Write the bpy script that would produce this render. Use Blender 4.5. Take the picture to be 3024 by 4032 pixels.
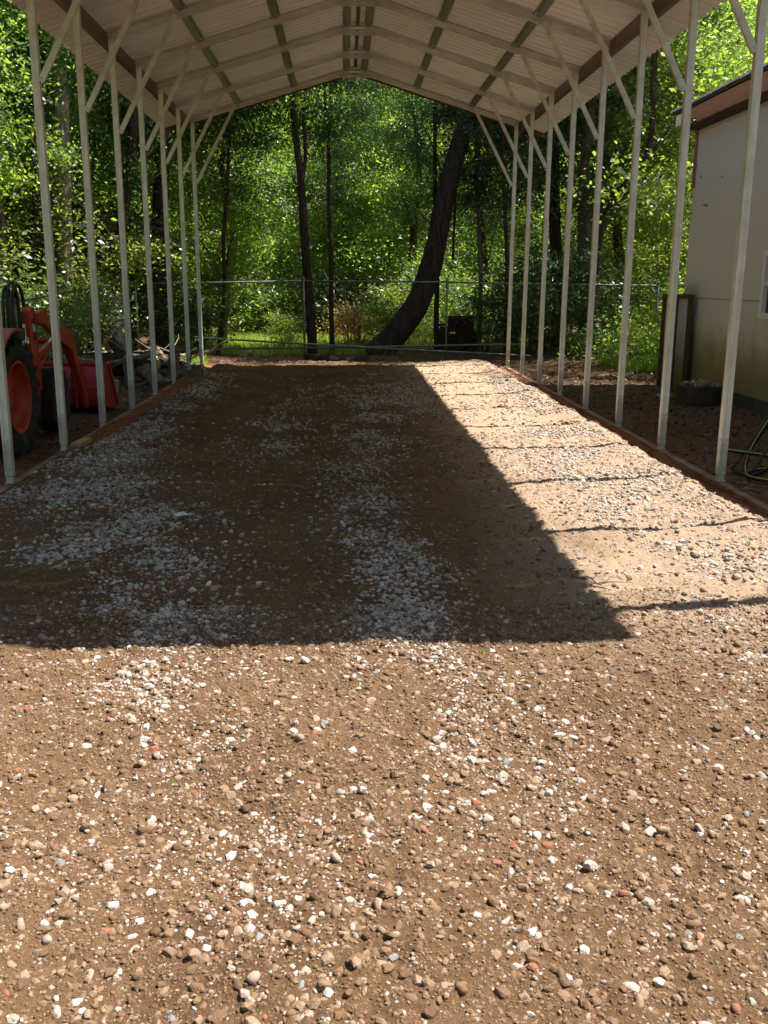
import bpy, bmesh, math, random
import numpy as np
from mathutils import Vector, Matrix, Euler

random.seed(7)
RNG = np.random.default_rng(11)
scene = bpy.context.scene
for o in list(bpy.data.objects):
    bpy.data.objects.remove(o)
COL = scene.collection

# ------------------------------------------------------------------ camera
F_PX, CAM_Z, PITCH, YAW, ROLL, CAM_X = 3745.06, 1.6238, 0.23986, 0.041887, -0.0060355, -0.21028   # in pixels of the 3024 x 4032 photo

def cam_dir(u, v):
    cr, sr = math.cos(ROLL), math.sin(ROLL)
    x = u * cr + v * sr; up = -u * sr + v * cr
    return x, up

def ray(px, py):
    x, up = cam_dir((px - 1512) / F_PX, -(py - 2016) / F_PX)
    cp, sp, cy, sy = math.cos(PITCH), math.sin(PITCH), math.cos(YAW), math.sin(YAW)
    y = cp + up * sp; z = -sp + up * cp
    return Vector((x * cy + y * sy, -x * sy + y * cy, z))

CAM = Vector((CAM_X, 0, CAM_Z))
def at(px, py, Y):            # the point at depth Y (metres beyond the camera) seen at a photo pixel
    d = ray(px, py)
    return CAM + d * (Y / d.y)

cam_data = bpy.data.cameras.new('camera')
cam_data.sensor_fit = 'HORIZONTAL'; cam_data.sensor_width = 36.0
cam_data.lens = 36.0 * F_PX / 3024.0
cam_data.clip_start = 0.05; cam_data.clip_end = 1500
cam = bpy.data.objects.new('camera', cam_data); COL.objects.link(cam)
fwd = ray(1512, 2016).normalized()
rgt = (ray(2512, 2016) - ray(1512, 2016)).normalized()
upv = rgt.cross(fwd).normalized()
M = Matrix(((rgt.x, upv.x, -fwd.x, CAM.x), (rgt.y, upv.y, -fwd.y, CAM.y), (rgt.z, upv.z, -fwd.z, CAM.z), (0, 0, 0, 1)))
cam.matrix_world = M
scene.camera = cam

# ------------------------------------------------------------------ sky, sun, exposure
SUN = Vector((1.0, 0.12, 1.79)).normalized()          # towards the sun
SUN_EL = math.asin(SUN.z); SUN_ROT = math.atan2(SUN.x, SUN.y)
world = bpy.data.worlds.new('World'); scene.world = world; world.use_nodes = True
wn = world.node_tree.nodes; wl = world.node_tree.links
sky = wn.new('ShaderNodeTexSky'); sky.sky_type = 'NISHITA'; sky.sun_disc = False
sky.sun_elevation = SUN_EL; sky.sun_rotation = SUN_ROT; sky.air_density = 1.0; sky.dust_density = 1.2; sky.ozone_density = 1.0
wl.new(sky.outputs[0], wn['Background'].inputs[0]); wn['Background'].inputs[1].default_value = 0.078
sl = bpy.data.lights.new('sun', 'SUN'); sl.energy = 5.0; sl.angle = math.radians(0.55); sl.color = (1.0, 0.96, 0.90)
so = bpy.data.objects.new('sun', sl); COL.objects.link(so)
so.rotation_euler = (-SUN).to_track_quat('-Z', 'Y').to_euler(); so.location = (20, 5, 40)
vs = scene.view_settings
vs.view_transform = 'Standard'; vs.look = 'None'; vs.gamma = 1.0; vs.exposure = 1.36; vs.use_curve_mapping = False
cy = scene.cycles
cy.max_bounces = 5; cy.diffuse_bounces = 4; cy.glossy_bounces = 2; cy.transmission_bounces = 4; cy.transparent_max_bounces = 4
cy.use_denoising = True; cy.sample_clamp_indirect = 6.0; cy.caustics_reflective = False; cy.caustics_refractive = False
try: cy.denoiser = 'OPENIMAGEDENOISE'
except Exception: pass

# ------------------------------------------------------------------ helpers
def tag(o, label=None, cat=None, group=None, kind=None):
    if label: o['label'] = label
    if cat: o['category'] = cat
    if group: o['group'] = group
    if kind: o['kind'] = kind
    return o

def link(name, data, parent=None):
    o = bpy.data.objects.new(name, data); COL.objects.link(o)
    if parent is not None: o.parent = parent
    return o

def empty(name, loc=(0, 0, 0), rz=0.0):
    o = bpy.data.objects.new(name, None); COL.objects.link(o)
    o.location = loc; o.rotation_euler.z = rz; o.empty_display_size = 0.2
    return o

class MB:
    """collects boxes, bars, tubes and lathes; build() links them as one mesh"""
    def __init__(s): s.v = []; s.f = []; s.m = []; s.cm = 0
    def add(s, vs, fs):
        b = len(s.v); s.v += [tuple(p) for p in vs]
        for f in fs: s.f.append([b + i for i in f]); s.m.append(s.cm)
    def box(s, c, size, rot=None):
        hx, hy, hz = (k / 2 for k in size); c = Vector(c)
        P = [Vector((x, y, z)) for z in (-hz, hz) for y in (-hy, hy) for x in (-hx, hx)]
        if rot is not None: P = [rot @ p for p in P]
        s.add([c + p for p in P], [(0, 2, 3, 1), (4, 5, 7, 6), (0, 1, 5, 4), (2, 6, 7, 3), (0, 4, 6, 2), (1, 3, 7, 5)])
        return s
    def bar(s, a, b, w, h, up=(0, 0, 1)):
        a, b = Vector(a), Vector(b); d = (b - a).normalized(); u = Vector(up)
        sd = d.cross(u)
        if sd.length < 1e-4: sd = d.cross(Vector((0, 1, 0)))
        sd.normalize(); u = sd.cross(d).normalized()
        P = [q + sd * i * w / 2 + u * j * h / 2 for q in (a, b) for j in (-1, 1) for i in (-1, 1)]
        s.add(P, [(0, 1, 3, 2), (4, 6, 7, 5), (0, 4, 5, 1), (2, 3, 7, 6), (0, 2, 6, 4), (1, 5, 7, 3)])
        return s
    def tube(s, pts, rad, n=8, cap=True, jitter=0.0, rnd=None):
        pts = [Vector(p) for p in pts]
        if not hasattr(rad, '__len__'): rad = [rad] * len(pts)
        rings = []; ref = None
        for i, p in enumerate(pts):
            t = (pts[min(i + 1, len(pts) - 1)] - pts[max(i - 1, 0)]).normalized()
            if ref is None: ref = t.orthogonal().normalized()
            ref = (ref - t * ref.dot(t))
            ref = ref.normalized() if ref.length > 1e-5 else t.orthogonal().normalized()
            b = t.cross(ref)
            R = []
            for k in range(n):
                a = 2 * math.pi * k / n
                r = rad[i] * (1 + (rnd.uniform(-jitter, jitter) if jitter and rnd else 0))
                R.append(p + (ref * math.cos(a) + b * math.sin(a)) * r)
            rings.append(R)
        V = [q for R in rings for q in R]; F = []
        for i in range(len(pts) - 1):
            for k in range(n):
                k2 = (k + 1) % n
                F.append((i * n + k, i * n + k2, (i + 1) * n + k2, (i + 1) * n + k))
        if cap: F.append(tuple(range(n))[::-1]); F.append(tuple((len(pts) - 1) * n + k for k in range(n)))
        s.add(V, F); return s
    def lathe(s, prof, n=24, mat=None, closed=False):
        """prof: (r, z) pairs around local z; mat: 4x4 placing it"""
        V = []; F = []
        for (r, z) in prof:
            for k in range(n):
                a = 2 * math.pi * k / n; p = Vector((r * math.cos(a), r * math.sin(a), z)); V.append(mat @ p if mat else p)
        m = len(prof)
        for i in range(m if closed else m - 1):
            j = (i + 1) % m
            for k in range(n):
                k2 = (k + 1) % n; F.append((i * n + k, i * n + k2, j * n + k2, j * n + k))
        s.add(V, F); return s
    def prism(s, poly, a, b):
        """poly: list of points (Vector) extruded by vector from a to b offsets"""
        a, b = Vector(a), Vector(b); n = len(poly)
        V = [Vector(p) + a for p in poly] + [Vector(p) + b for p in poly]
        F = [tuple(range(n))[::-1], tuple(range(n, 2 * n))] + [(i, (i + 1) % n, n + (i + 1) % n, n + i) for i in range(n)]
        s.add(V, F); return s
    def mesh(s, name, mats, smooth=False):
        me = bpy.data.meshes.new(name); me.from_pydata(s.v, [], s.f)
        bm = bmesh.new(); bm.from_mesh(me); bmesh.ops.recalc_face_normals(bm, faces=bm.faces); bm.to_mesh(me); bm.free()
        for m in (mats if isinstance(mats, (list, tuple)) else [mats]): me.materials.append(m)
        me.polygons.foreach_set('material_index', s.m)
        if smooth: me.polygons.foreach_set('use_smooth', [True] * len(me.polygons))
        me.update(); return me
    def build(s, name, mats, parent=None, smooth=False, bevel=0.0, loc=None):
        o = link(name, s.mesh(name, mats, smooth), parent)
        if loc is not None: o.location = loc
        if bevel:
            b = o.modifiers.new('bevel', 'BEVEL'); b.width = bevel; b.segments = 2; b.limit_method = 'ANGLE'; b.angle_limit = math.radians(35)
        return o

def one_box(name, mat, c, size, parent=None, bevel=0.0, rot=None):
    return MB().box(c, size, rot).build(name, mat, parent, bevel=bevel)

# value noise for terrain
_H = np.random.default_rng(5).random((256, 256))
def vnoise(x, y):
    xi = np.floor(x).astype(int); yi = np.floor(y).astype(int); fx = x - xi; fy = y - yi
    fx = fx * fx * (3 - 2 * fx); fy = fy * fy * (3 - 2 * fy)
    a = _H[xi & 255, yi & 255]; b = _H[(xi + 1) & 255, yi & 255]; c = _H[xi & 255, (yi + 1) & 255]; d = _H[(xi + 1) & 255, (yi + 1) & 255]
    return (a * (1 - fx) + b * fx) * (1 - fy) + (c * (1 - fx) + d * fx) * fy - 0.5
def fbm(x, y, o=4):
    s = 0; a = 1.0
    for i in range(o): s = s + a * vnoise(x * 2 ** i + 17 * i, y * 2 ** i + 31 * i); a *= 0.5
    return s

# ------------------------------------------------------------------ materials
def new_mat(name):
    m = bpy.data.materials.new(name); m.use_nodes = True
    nt = m.node_tree; return m, nt, nt.nodes, nt.links, nt.nodes['Principled BSDF']

def ramp(N, stops):
    r = N.new('ShaderNodeValToRGB'); e = r.color_ramp.elements
    while len(e) > 1: e.remove(e[-1])
    e[0].position = stops[0][0]; e[0].color = (*stops[0][1], 1)
    for p, c in stops[1:]:
        k = e.new(p); k.color = (*c, 1)
    return r

def coords(N, L, scale=(1, 1, 1), space='Object'):
    t = N.new('ShaderNodeTexCoord'); mp = N.new('ShaderNodeMapping'); mp.inputs['Scale'].default_value = scale
    L.new(t.outputs[space], mp.inputs[0]); return mp.outputs[0]

def noise(N, L, vec, scale, detail=4, rough=0.55):
    n = N.new('ShaderNodeTexNoise'); n.inputs['Scale'].default_value = scale; n.inputs['Detail'].default_value = detail; n.inputs['Roughness'].default_value = rough
    L.new(vec, n.inputs['Vector']); return n

def bump(N, L, height, strength, dist, B, prev=None):
    b = N.new('ShaderNodeBump'); b.inputs['Strength'].default_value = strength; b.inputs['Distance'].default_value = dist
    L.new(height, b.inputs['Height'])
    if prev: L.new(prev, b.inputs['Normal'])
    L.new(b.outputs[0], B.inputs['Normal']); return b.outputs[0]

def mixc(N, L, fac, a, b, mode='MIX'):
    m = N.new('ShaderNodeMix'); m.data_type = 'RGBA'; m.blend_type = mode
    for sock, v in ((0, fac), (6, a), (7, b)):
        if isinstance(v, (int, float)): m.inputs[sock].default_value = v
        elif isinstance(v, tuple): m.inputs[sock].default_value = (*v, 1)
        else: L.new(v, m.inputs[sock])
    return m.outputs[2]

def mat_simple(name, c1, c2, scale=6.0, stretch=(1, 1, 1), rough=0.6, metal=0.0, bumps=0.0, bscale=40, bdist=0.01, spec=0.5, space='Object', rough2=None):
    m, nt, N, L, B = new_mat(name)
    v = coords(N, L, stretch, space); n = noise(N, L, v, scale, 5)
    r = ramp(N, [(0.3, c1), (0.7, c2)]); L.new(n.outputs[0], r.inputs[0]); L.new(r.outputs[0], B.inputs['Base Color'])
    B.inputs['Roughness'].default_value = rough; B.inputs['Metallic'].default_value = metal; B.inputs['Specular IOR Level'].default_value = spec
    if rough2 is not None:
        mr = N.new('ShaderNodeMapRange'); mr.inputs[3].default_value = rough; mr.inputs[4].default_value = rough2
        L.new(n.outputs[0], mr.inputs[0]); L.new(mr.outputs[0], B.inputs['Roughness'])
    if bumps:
        n2 = noise(N, L, v, bscale, 4); bump(N, L, n2.outputs[0], bumps, bdist, B)
    return m

MAT = {}
def soil():
    m, nt, N, L, B = new_mat('soil')
    v = coords(N, L)
    n1 = noise(N, L, v, 1.1, 5); n2 = noise(N, L, v, 34, 6, 0.7); n3 = noise(N, L, v, 140, 4, 0.7)
    r = ramp(N, [(0.3, (0.09, 0.047, 0.022)), (0.5, (0.18, 0.101, 0.05)), (0.72, (0.265, 0.162, 0.086))])
    mx = N.new('ShaderNodeMath'); mx.operation = 'MULTIPLY_ADD'; mx.inputs[1].default_value = 0.55; L.new(n2.outputs[0], mx.inputs[0])
    m2 = N.new('ShaderNodeMath'); m2.operation = 'MULTIPLY'; m2.inputs[1].default_value = 0.45; L.new(n1.outputs[0], m2.inputs[0]); L.new(m2.outputs[0], mx.inputs[2])
    L.new(mx.outputs[0], r.inputs[0])
    vo = N.new('ShaderNodeTexVoronoi'); vo.inputs['Scale'].default_value = 95; L.new(v, vo.inputs['Vector'])
    gr = ramp(N, [(0.0, (1, 1, 1)), (0.13, (1, 1, 1)), (0.2, (0, 0, 0))]); L.new(vo.outputs['Distance'], gr.inputs[0])
    wn_ = N.new('ShaderNodeTexWhiteNoise'); L.new(vo.outputs['Position'], wn_.inputs['Vector'])
    th = N.new('ShaderNodeMath'); th.operation = 'GREATER_THAN'; th.inputs[1].default_value = 0.75; L.new(wn_.outputs['Value'], th.inputs[0])
    ml = N.new('ShaderNodeMath'); ml.operation = 'MULTIPLY'; L.new(gr.outputs[0], ml.inputs[0]); L.new(th.outputs[0], ml.inputs[1])
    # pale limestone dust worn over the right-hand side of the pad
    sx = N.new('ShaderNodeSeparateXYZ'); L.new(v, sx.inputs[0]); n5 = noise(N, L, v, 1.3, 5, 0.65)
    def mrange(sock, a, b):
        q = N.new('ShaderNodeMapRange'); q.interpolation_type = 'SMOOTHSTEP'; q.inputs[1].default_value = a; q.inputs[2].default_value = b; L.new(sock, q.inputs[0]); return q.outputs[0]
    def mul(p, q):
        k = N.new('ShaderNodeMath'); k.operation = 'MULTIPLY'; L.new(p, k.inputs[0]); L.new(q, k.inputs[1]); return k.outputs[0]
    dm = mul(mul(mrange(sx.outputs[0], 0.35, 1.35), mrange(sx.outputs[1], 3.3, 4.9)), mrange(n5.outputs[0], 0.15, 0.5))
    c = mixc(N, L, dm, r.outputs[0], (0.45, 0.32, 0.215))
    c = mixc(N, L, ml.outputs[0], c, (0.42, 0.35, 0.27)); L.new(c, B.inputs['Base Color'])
    B.inputs['Roughness'].default_value = 0.95; B.inputs['Specular IOR Level'].default_value = 0.15
    p = bump(N, L, n2.outputs[0], 1.0, 0.03, B); bump(N, L, n3.outputs[0], 1.0, 0.009, B, p)
    return m
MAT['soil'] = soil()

def stone_mat(name, instancer=True):
    m, nt, N, L, B = new_mat(name)
    v = coords(N, L, (1, 1, 1))
    oi = N.new('ShaderNodeObjectInfo')
    if instancer:
        a = N.new('ShaderNodeAttribute'); a.attribute_type = 'INSTANCER'; a.attribute_name = 'tint'; t = a.outputs['Fac']
    else:
        mr = N.new('ShaderNodeMapRange'); mr.inputs[3].default_value = 0.4; mr.inputs[4].default_value = 1.0; L.new(oi.outputs['Random'], mr.inputs[0]); t = mr.outputs[0]
    off = N.new('ShaderNodeVectorMath'); off.operation = 'ADD'; L.new(v, off.inputs[0])
    cb = N.new('ShaderNodeCombineXYZ'); mu = N.new('ShaderNodeMath'); mu.operation = 'MULTIPLY'; mu.inputs[1].default_value = 97; L.new(oi.outputs['Random'], mu.inputs[0]); L.new(mu.outputs[0], cb.inputs[0]); L.new(cb.outputs[0], off.inputs[1])
    n = noise(N, L, off.outputs[0], 1.6, 5, 0.65)
    ad = N.new('ShaderNodeMath'); ad.operation = 'MULTIPLY_ADD'; ad.inputs[1].default_value = 0.55; L.new(n.outputs[0], ad.inputs[0]); L.new(t, ad.inputs[2])
    sb = N.new('ShaderNodeMath'); sb.operation = 'SUBTRACT'; sb.inputs[1].default_value = 0.275; L.new(ad.outputs[0], sb.inputs[0])
    r = ramp(N, [(0.0, (0.125, 0.069, 0.034)), (0.35, (0.215, 0.129, 0.07)), (0.55, (0.315, 0.215, 0.145)), (0.78, (0.42, 0.345, 0.285)), (1.0, (0.56, 0.525, 0.49))])
    L.new(sb.outputs[0], r.inputs[0])
    # now and then a red brick chip or a grey stone
    g1 = N.new('ShaderNodeMath'); g1.operation = 'GREATER_THAN'; g1.inputs[1].default_value = 0.993; L.new(oi.outputs['Random'], g1.inputs[0])
    g2 = N.new('ShaderNodeMath'); g2.operation = 'LESS_THAN'; g2.inputs[1].default_value = 0.012; L.new(oi.outputs['Random'], g2.inputs[0])
    c = mixc(N, L, g1.outputs[0], r.outputs[0], (0.30, 0.12, 0.07)); c = mixc(N, L, g2.outputs[0], c, (0.24, 0.23, 0.22))
    L.new(c, B.inputs['Base Color']); B.inputs['Roughness'].default_value = 0.85; B.inputs['Specular IOR Level'].default_value = 0.25
    n2 = noise(N, L, off.outputs[0], 5, 5, 0.7); bump(N, L, n2.outputs[0], 0.45, 0.12, B)
    return m
MAT['gravel'] = stone_mat('gravel_stone', True)
MAT['stone'] = stone_mat('loose_stone', False)

def galvanised(name, base=(0.60, 0.59, 0.56), rough=0.42, metal=0.75, stretch=(30, 30, 1.2)):
    m, nt, N, L, B = new_mat(name)
    v = coords(N, L, stretch); n = noise(N, L, v, 1.0, 4, 0.6)
    v2 = coords(N, L, (1, 1, 1)); n2 = noise(N, L, v2, 7, 5)
    d = tuple(x * 0.72 for x in base); u = tuple(min(1, x * 1.18) for x in base)
    r = ramp(N, [(0.3, d), (0.72, u)]); L.new(n.outputs[0], r.inputs[0])
    r2 = ramp(N, [(0.3, (0.82, 0.8, 0.76)), (0.6, (1, 1, 1))]); L.new(n2.outputs[0], r2.inputs[0])
    c = mixc(N, L, 1.0, r.outputs[0], r2.outputs[0], 'MULTIPLY'); L.new(c, B.inputs['Base Color'])
    B.inputs['Metallic'].default_value = metal
    mr = N.new('ShaderNodeMapRange'); mr.inputs[3].default_value = rough - 0.1; mr.inputs[4].default_value = rough + 0.14; L.new(n.outputs[0], mr.inputs[0]); L.new(mr.outputs[0], B.inputs['Roughness'])
    return m
MAT['galv'] = galvanised('galvanised_tube', (0.76, 0.79, 0.77), 0.40, 0.25, (4, 4, 4))
def post_metal():
    m = galvanised('galvanised_post', (0.80, 0.83, 0.81), 0.40, 0.25); nt = m.node_tree; N = nt.nodes; L = nt.links; B = N['Principled BSDF']
    v = coords(N, L); sx = N.new('ShaderNodeSeparateXYZ'); L.new(v, sx.inputs[0]); n = noise(N, L, v, 26, 5, .7)
    ad = N.new('ShaderNodeMath'); ad.operation = 'MULTIPLY_ADD'; ad.inputs[1].default_value = -.5; L.new(n.outputs[0], ad.inputs[0]); L.new(sx.outputs[2], ad.inputs[2])
    r = ramp(N, [(0.0, (.35, .35, .35)), (.10, (0, 0, 0))]); L.new(ad.outputs[0], r.inputs[0])
    old = B.inputs['Base Color'].links[0].from_socket; c = mixc(N, L, r.outputs[0], old, (0.26, 0.15, 0.085)); L.new(c, B.inputs['Base Color']); return m
MAT['post'] = post_metal()
MAT['beam'] = galvanised('galvanised_beam', (0.68, 0.70, 0.68), 0.40, 0.3, (.6, 5, 5))
MAT['hat'] = galvanised('galvanised_channel', (0.36, 0.37, 0.34), 0.32, 0.9)
MAT['pipe'] = galvanised('fence_pipe', (0.17, 0.18, 0.17), 0.5, 0.3)
MAT['wire'] = mat_simple('dull_wire', (0.05, 0.05, 0.048), (0.09, 0.09, 0.085), 6, rough=0.7, metal=0.2)
MAT['screw'] = mat_simple('screw_steel', (0.5, 0.5, 0.5), (0.7, 0.7, 0.7), rough=0.3, metal=0.9)
MAT['panel'] = mat_simple('roof_sheet_underside', (0.76, 0.775, 0.77), (0.84, 0.855, 0.85), 0.8, (1, 3, 1), rough=0.26, rough2=0.4)
def _panel_var(m):
    N = m.node_tree.nodes; L = m.node_tree.links; B = N['Principled BSDF']; old = B.inputs['Base Color'].links[0].from_socket
    oi = N.new('ShaderNodeObjectInfo'); mr = N.new('ShaderNodeMapRange'); mr.inputs[3].default_value = .86; mr.inputs[4].default_value = 1.0; L.new(oi.outputs['Random'], mr.inputs[0])
    hs = N.new('ShaderNodeHueSaturation'); L.new(old, hs.inputs['Color']); L.new(mr.outputs[0], hs.inputs['Value']); L.new(hs.outputs[0], B.inputs['Base Color'])
_panel_var(MAT['panel'])
MAT['brown_trim'] = mat_simple('brown_trim', (0.085, 0.035, 0.022), (0.12, 0.05, 0.032), 3, rough=0.28)
MAT['clay'] = mat_simple('red_clay', (0.18, 0.068, 0.031), (0.33, 0.135, 0.062), 9, rough=0.95, bumps=0.9, bscale=38, bdist=0.03, spec=0.1)
def board_mat():
    m, nt, N, L, B = new_mat('form_board_wood')
    v = coords(N, L, (22, 1.2, 22)); n = noise(N, L, v, 1.0, 5); v2 = coords(N, L); n2 = noise(N, L, v2, 3.2, 5)
    r = ramp(N, [(0.3, (0.22, 0.15, 0.10)), (0.7, (0.35, 0.25, 0.175))]); L.new(n.outputs[0], r.inputs[0])
    r2 = ramp(N, [(0.42, (0, 0, 0)), (0.58, (1, 1, 1))]); L.new(n2.outputs[0], r2.inputs[0])
    c = mixc(N, L, r2.outputs[0], r.outputs[0], (0.22, 0.09, 0.045)); L.new(c, B.inputs['Base Color']); B.inputs['Roughness'].default_value = 0.85
    bump(N, L, n.outputs[0], 0.4, 0.004, B); return m
MAT['board'] = board_mat()
MAT['offcut'] = mat_simple('fresh_pine', (0.42, 0.29, 0.14), (0.55, 0.40, 0.21), 2, (20, 1.5, 20), rough=0.7)

def floor_mat():
    m, nt, N, L, B = new_mat('forest_dirt')
    v = coords(N, L); n1 = noise(N, L, v, 0.45, 5); n2 = noise(N, L, v, 9, 6, 0.7); n3 = noise(N, L, v, 60, 4, 0.7)
    r = ramp(N, [(0.3, (0.085, 0.05, 0.031)), (0.5, (0.15, 0.094, 0.058)), (0.7, (0.23, 0.155, 0.098))]); L.new(n2.outputs[0], r.inputs[0])
    r1 = ramp(N, [(0.35, (0.75, 0.7, 0.65)), (0.65, (1.25, 1.1, 1.0))]); L.new(n1.outputs[0], r1.inputs[0])
    c = mixc(N, L, 1.0, r.outputs[0], r1.outputs[0], 'MULTIPLY'); L.new(c, B.inputs['Base Color'])
    B.inputs['Roughness'].default_value = 0.95; B.inputs['Specular IOR Level'].default_value = 0.1
    p = bump(N, L, n2.outputs[0], 0.8, 0.05, B); bump(N, L, n3.outputs[0], 0.7, 0.012, B, p); return m
MAT['floor'] = floor_mat()

def leaf_mat(name, dark, light, trans=0.52, yellow=(0.30, 0.33, 0.03), gloss=0.05):
    m, nt, N, L, B = new_mat(name); N.remove(B)
    out = N['Material Output']
    a = N.new('ShaderNodeAttribute'); a.attribute_name = 'tint'
    oi = N.new('ShaderNodeObjectInfo')
    r = ramp(N, [(0.0, dark), (0.75, light), (0.97, light), (1.0, yellow)]); L.new(a.outputs['Fac'], r.inputs[0])
    hs = N.new('ShaderNodeHueSaturation'); hs.inputs['Saturation'].default_value = 0.9; L.new(r.outputs[0], hs.inputs['Color'])
    mr = N.new('ShaderNodeMapRange'); mr.inputs[3].default_value = 0.75; mr.inputs[4].default_value = 1.25; L.new(oi.outputs['Random'], mr.inputs[0]); L.new(mr.outputs[0], hs.inputs['Value'])
    mh = N.new('ShaderNodeMapRange'); mh.inputs[3].default_value = 0.485; mh.inputs[4].default_value = 0.515; L.new(oi.outputs['Random'], mh.inputs[0]); L.new(mh.outputs[0], hs.inputs['Hue'])
    d = N.new('ShaderNodeBsdfDiffuse'); t = N.new('ShaderNodeBsdfTranslucent'); g = N.new('ShaderNodeBsdfGlossy'); g.inputs['Roughness'].default_value = 0.42; g.inputs['Color'].default_value = (0.9, 0.95, 0.95, 1)
    L.new(hs.outputs[0], d.inputs[0])
    tc = mixc(N, L, 1.0, hs.outputs[0], (3.4, 3.2, 1.15), 'MULTIPLY'); L.new(tc, t.inputs[0])
    s1 = N.new('ShaderNodeMixShader'); s1.inputs[0].default_value = trans; L.new(d.outputs[0], s1.inputs[1]); L.new(t.outputs[0], s1.inputs[2])
    s2 = N.new('ShaderNodeMixShader'); s2.inputs[0].default_value = gloss; L.new(s1.outputs[0], s2.inputs[1]); L.new(g.outputs[0], s2.inputs[2])
    L.new(s2.outputs[0], out.inputs[0]); return m
MAT['leaf'] = leaf_mat('leaf_green', (0.026, 0.054, 0.015), (0.078, 0.145, 0.034))
MAT['leaf_light'] = leaf_mat('leaf_light', (0.055, 0.10, 0.018), (0.145, 0.215, 0.042), 0.55)
MAT['leaf_dark'] = leaf_mat('leaf_dark', (0.018, 0.042, 0.014), (0.042, 0.085, 0.024), 0.35, (0.12, 0.18, 0.03), 0.09)
MAT['leaf_dry'] = leaf_mat('leaf_dry', (0.16, 0.10, 0.04), (0.34, 0.24, 0.10), 0.4, (0.5, 0.2, 0.05), 0.04)
MAT['grass'] = leaf_mat('grass_blade', (0.08, 0.14, 0.02), (0.19, 0.28, 0.04), 0.45)
MAT['litter'] = leaf_mat('leaf_litter', (0.06, 0.037, 0.022), (0.17, 0.115, 0.07), 0.05, (0.3, 0.23, 0.16), 0.03)

def bark_mat(name, c1, c2):
    m, nt, N, L, B = new_mat(name)
    v = coords(N, L, (9, 9, 1.6)); n = noise(N, L, v, 1.6, 6, 0.65)
    r = ramp(N, [(0.35, c1), (0.68, c2)]); L.new(n.outputs[0], r.inputs[0]); L.new(r.outputs[0], B.inputs['Base Color'])
    B.inputs['Roughness'].default_value = 0.9; B.inputs['Specular IOR Level'].default_value = 0.2; bump(N, L, n.outputs[0], 1.0, 0.12, B); return m
MAT['bark'] = bark_mat('bark_dark', (0.035, 0.024, 0.018), (0.10, 0.072, 0.055))
MAT['bark_grey'] = bark_mat('bark_grey', (0.09, 0.075, 0.06), (0.25, 0.21, 0.17))
MAT['bark_pale'] = bark_mat('bark_pale', (0.16, 0.12, 0.085), (0.42, 0.34, 0.26))
MAT['cutwood'] = mat_simple('cut_wood', (0.30, 0.19, 0.10), (0.48, 0.34, 0.20), 5, (1, 1, 1), rough=0.85)

def shed_mat():
    m, nt, N, L, B = new_mat('beige_siding')
    v = coords(N, L, (1, 40, 1.2)); n = noise(N, L, v, 1.0, 4); v2 = coords(N, L); n2 = noise(N, L, v2, 2.2, 5)
    r = ramp(N, [(0.25, (0.595, 0.565, 0.505)), (0.75, (0.645, 0.62, 0.555))]); L.new(n.outputs[0], r.inputs[0])
    sx = N.new('ShaderNodeSeparateXYZ'); L.new(v2, sx.inputs[0])
    ad = N.new('ShaderNodeMath'); ad.operation = 'MULTIPLY_ADD'; ad.inputs[1].default_value = -0.75; L.new(n2.outputs[0], ad.inputs[0]); L.new(sx.outputs[2], ad.inputs[2])
    al = ramp(N, [(0.0, (0.95, 0.95, 0.95)), (0.25, (0.7, 0.7, 0.7)), (0.62, (0, 0, 0))]); L.new(ad.outputs[0], al.inputs[0])
    st = N.new('ShaderNodeMath'); st.operation = 'MULTIPLY'; L.new(al.outputs[0], st.inputs[0])
    n4 = noise(N, L, v, 2.0, 4); mr = N.new('ShaderNodeMapRange'); mr.inputs[1].default_value = 0.3; mr.inputs[2].default_value = 0.65; mr.inputs[3].default_value = 0.75; L.new(n4.outputs[0], mr.inputs[0]); L.new(mr.outputs[0], st.inputs[1])
    c = mixc(N, L, st.outputs[0], r.outputs[0], (0.24, 0.165, 0.018)); L.new(c, B.inputs['Base Color']); B.inputs['Roughness'].default_value = 0.75
    bump(N, L, n.outputs[0], 0.25, 0.004, B); return m
MAT['siding'] = shed_mat()
MAT['redwood'] = mat_simple('brown_stained_wood', (0.24, 0.10, 0.045), (0.38, 0.17, 0.08), 2, (14, 1.5, 14), rough=0.75, bumps=0.3, bscale=6)
MAT['darkwood'] = mat_simple('dark_soffit', (0.02, 0.013, 0.01), (0.05, 0.033, 0.024), 4, rough=0.9)
MAT['shingle'] = mat_simple('grey_shingle', (0.28, 0.26, 0.25), (0.46, 0.43, 0.41), 12, rough=0.9, bumps=0.4)
MAT['whitepaint'] = mat_simple('white_vinyl', (0.72, 0.72, 0.70), (0.80, 0.80, 0.78), 4, rough=0.4)
MAT['concrete'] = mat_simple('grey_concrete', (0.20, 0.19, 0.175), (0.33, 0.315, 0.29), 8, rough=0.92, bumps=0.5, bscale=50)
m_, nt_, N_, L_, B_ = new_mat('window_glass'); B_.inputs['Base Color'].default_value = (0.02, 0.025, 0.03, 1); B_.inputs['Roughness'].default_value = 0.06; MAT['glass'] = m_
MAT['footing'] = mat_simple('dark_footing', (0.05, 0.045, 0.035), (0.09, 0.08, 0.065), 8, rough=0.95)
MAT['tub'] = mat_simple('dark_brown_tub', (0.03, 0.022, 0.017), (0.065, 0.048, 0.038), 8, rough=0.85, bumps=0.6, bscale=14, bdist=0.03)
MAT['orange'] = mat_simple('orange_paint', (0.55, 0.060, 0.008), (0.64, 0.08, 0.010), 3, rough=0.36)
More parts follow.
